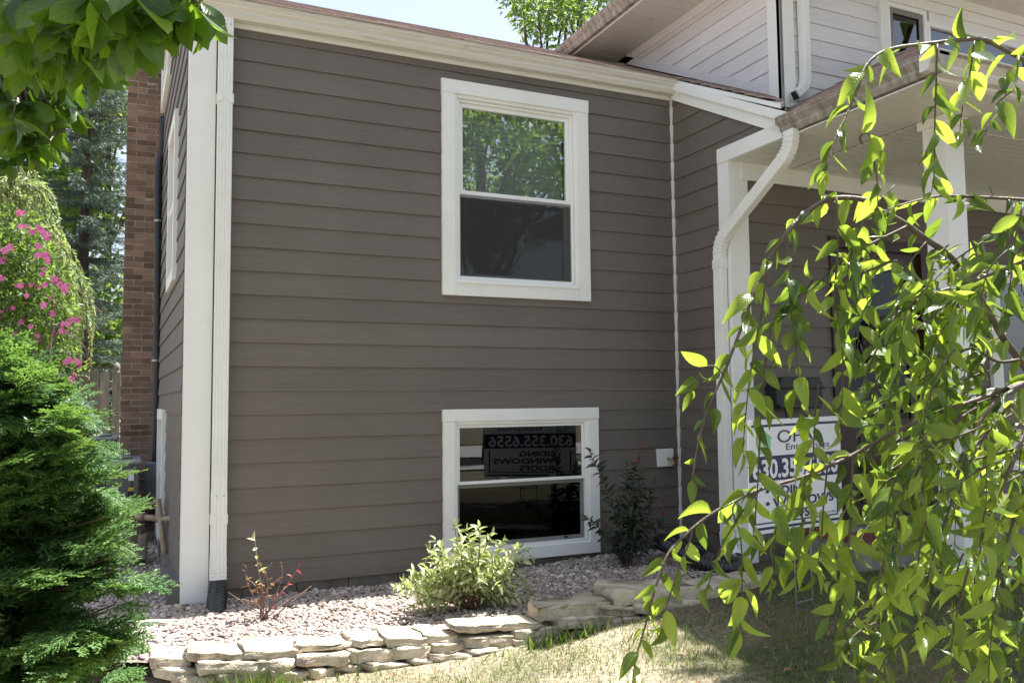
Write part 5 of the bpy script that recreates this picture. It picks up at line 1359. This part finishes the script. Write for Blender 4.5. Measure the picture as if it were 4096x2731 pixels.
# bright spirea-like shrub below the basement window
sb = at(1085*DS, 1395*DS, z=.14); tips = []
for (x,y) in ((1045,1205),(1075,1215),(1100,1210),(1000,1240),(985,1262),(930,1330),(915,1345),(950,1310),(975,1300),(1130,1225),(1155,1240),(1190,1255),(1205,1262),(1120,1265),(1150,1290),(1185,1315),(1205,1330),(1165,1345),(1060,1260),(1030,1285),(1010,1330),(960,1365),(1080,1290),(1100,1320),(1130,1330),(1050,1320),(1185,1350),(1000,1360),(1070,1350),(1120,1360),(1040,1370),(945,1390),(1090,1240),(1060,1225),(1110,1290),(980,1340),(1140,1310),(1020,1310)):
    tips.append((at(x*DS, y*DS, y=sb[1]+rng.uniform(-.22,.2)), 'leaf_spirea', .07, .012))
    if y > 1250: tips.append((at((x+rng.uniform(-25,25))*DS, (y+rng.uniform(-5,25))*DS, y=sb[1]+rng.uniform(-.22,.2)), 'leaf_spirea', .062, .012))
shrub('variegated_shrub', 'sunlit pale-leaved shrub below the basement window', 'shrub', sb, tips, None, .005, spacing=.02, start=.3)
# sparse half-bare shrub beside the corner downspout
sb = at(612*DS, 1425*DS, z=.13); tips = []
for (x,y,lf) in ((585,1235,'leaf_spirea'),(600,1300,'leaf_dry'),(565,1305,'leaf_dry'),(690,1295,'leaf_red'),(705,1355,None),(540,1375,None),(525,1360,None),(640,1330,'leaf_dry'),(600,1340,'leaf_dry'),(660,1345,'leaf_red'),(625,1290,None),(645,1290,None),(570,1330,'leaf_dry'),(715,1345,None)):
    tips.append((at(x*DS, y*DS, y=sb[1]+rng.uniform(-.1,.1)), lf, .045 if lf != 'leaf_spirea' else .06, .05))
shrub('sparse_shrub', 'half-bare shrub with a few red leaves near the corner downspout', 'shrub', sb, tips, None, .0055, bark='twig_pale', start=.4, droop=.2)
# dark shaded rose in the corner by the hose tap
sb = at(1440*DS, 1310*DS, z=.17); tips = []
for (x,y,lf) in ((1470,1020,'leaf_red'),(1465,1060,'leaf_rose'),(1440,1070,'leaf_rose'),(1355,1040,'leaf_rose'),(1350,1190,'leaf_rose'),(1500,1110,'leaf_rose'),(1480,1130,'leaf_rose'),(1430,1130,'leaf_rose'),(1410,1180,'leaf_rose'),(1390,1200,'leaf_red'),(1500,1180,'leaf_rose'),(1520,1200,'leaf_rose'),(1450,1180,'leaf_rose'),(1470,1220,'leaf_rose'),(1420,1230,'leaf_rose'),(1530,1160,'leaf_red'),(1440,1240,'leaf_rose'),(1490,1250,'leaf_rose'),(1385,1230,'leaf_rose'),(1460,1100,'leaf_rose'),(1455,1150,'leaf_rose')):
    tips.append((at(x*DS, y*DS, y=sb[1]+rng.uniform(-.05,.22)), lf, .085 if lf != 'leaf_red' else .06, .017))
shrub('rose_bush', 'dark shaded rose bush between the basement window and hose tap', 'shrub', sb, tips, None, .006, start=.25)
# potted red flowers on the stoop
fp = at(3535, 2110, y=-1.2); pz_ = .466
pot = thing('flower_pot', 'clay pot of red flowers on the porch step', 'flower pot', (fp[0],-1.2,pz_))
MB().lathe((fp[0],-1.2,pz_),[(.09,0),(.13,.2),(.145,.2),(.145,.25),(.12,.25),(.11,.22)],18).build('pot','terracotta',pot,smooth=False)
crown(pot, blob((fp[0],-1.2,pz_+.40),.16,.16,.12,9,.09), 500, .06, 'leaf_mid')
crown(pot, blob((fp[0],-1.2,pz_+.50),.17,.17,.07,6,.05), 60, .05, 'leaf_red').name = 'flowers'

# ------------------------------------------------------------------ grass
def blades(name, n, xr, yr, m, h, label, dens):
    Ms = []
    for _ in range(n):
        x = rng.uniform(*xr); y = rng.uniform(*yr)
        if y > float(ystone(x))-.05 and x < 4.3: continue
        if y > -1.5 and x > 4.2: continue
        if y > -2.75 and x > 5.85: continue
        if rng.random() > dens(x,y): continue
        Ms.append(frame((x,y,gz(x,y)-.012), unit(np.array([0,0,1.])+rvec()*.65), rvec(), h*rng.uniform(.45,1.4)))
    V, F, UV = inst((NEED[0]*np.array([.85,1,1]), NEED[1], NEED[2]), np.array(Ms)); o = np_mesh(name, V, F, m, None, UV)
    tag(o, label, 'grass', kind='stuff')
def nz(x,y,s=1.0): return .5+.5*math.sin(x*2.1*s+math.sin(y*3.3*s)*1.3+.7)*math.sin(y*2.7*s-x*.9*s)
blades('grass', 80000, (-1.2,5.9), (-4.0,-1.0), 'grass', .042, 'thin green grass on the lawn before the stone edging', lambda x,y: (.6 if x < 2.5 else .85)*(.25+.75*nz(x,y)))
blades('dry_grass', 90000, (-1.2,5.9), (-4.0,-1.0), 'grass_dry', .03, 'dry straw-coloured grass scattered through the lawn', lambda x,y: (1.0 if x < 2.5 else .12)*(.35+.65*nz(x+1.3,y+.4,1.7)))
blades('weeds', 5000, (-.2,3.6), (-1.75,-1.15), 'grass', .10, 'tufts of taller weeds along the stone edging', lambda x,y: 1.0 if (nz(x*2.3,1) > .62 and float(ystone(x))-y < .22) else .03)

# fallen leaves and litter on the gravel and lawn
n_ = 260; x = rng.uniform(-.3,4.2,n_); y = rng.uniform(-3.0,-.05,n_)
z = np.array([(bedz(a_,b_)+.02 if b_ > float(ystone(a_))+.1 else gz(a_,b_)+.012) for a_,b_ in zip(x,y)])
k_ = np.array([not (float(ystone(a_))-.05 < b_ < float(ystone(a_))+.35) for a_,b_ in zip(x,y)])
d_ = rvecs(n_); d_[:,2] *= .25; Mf = frames(np.stack([x,y,z],1)[k_], d_[k_], np.array([0,0,1.])+rvecs(int(k_.sum()))*.35, rng.uniform(.025,.055,int(k_.sum())))
V, F, UV = inst(CH_T[3], Mf); o = np_mesh('fallen_leaves', V, F, 'leaf_dry', None, UV); tag(o, 'small dry fallen leaves scattered over gravel and lawn', 'leaves', kind='stuff')
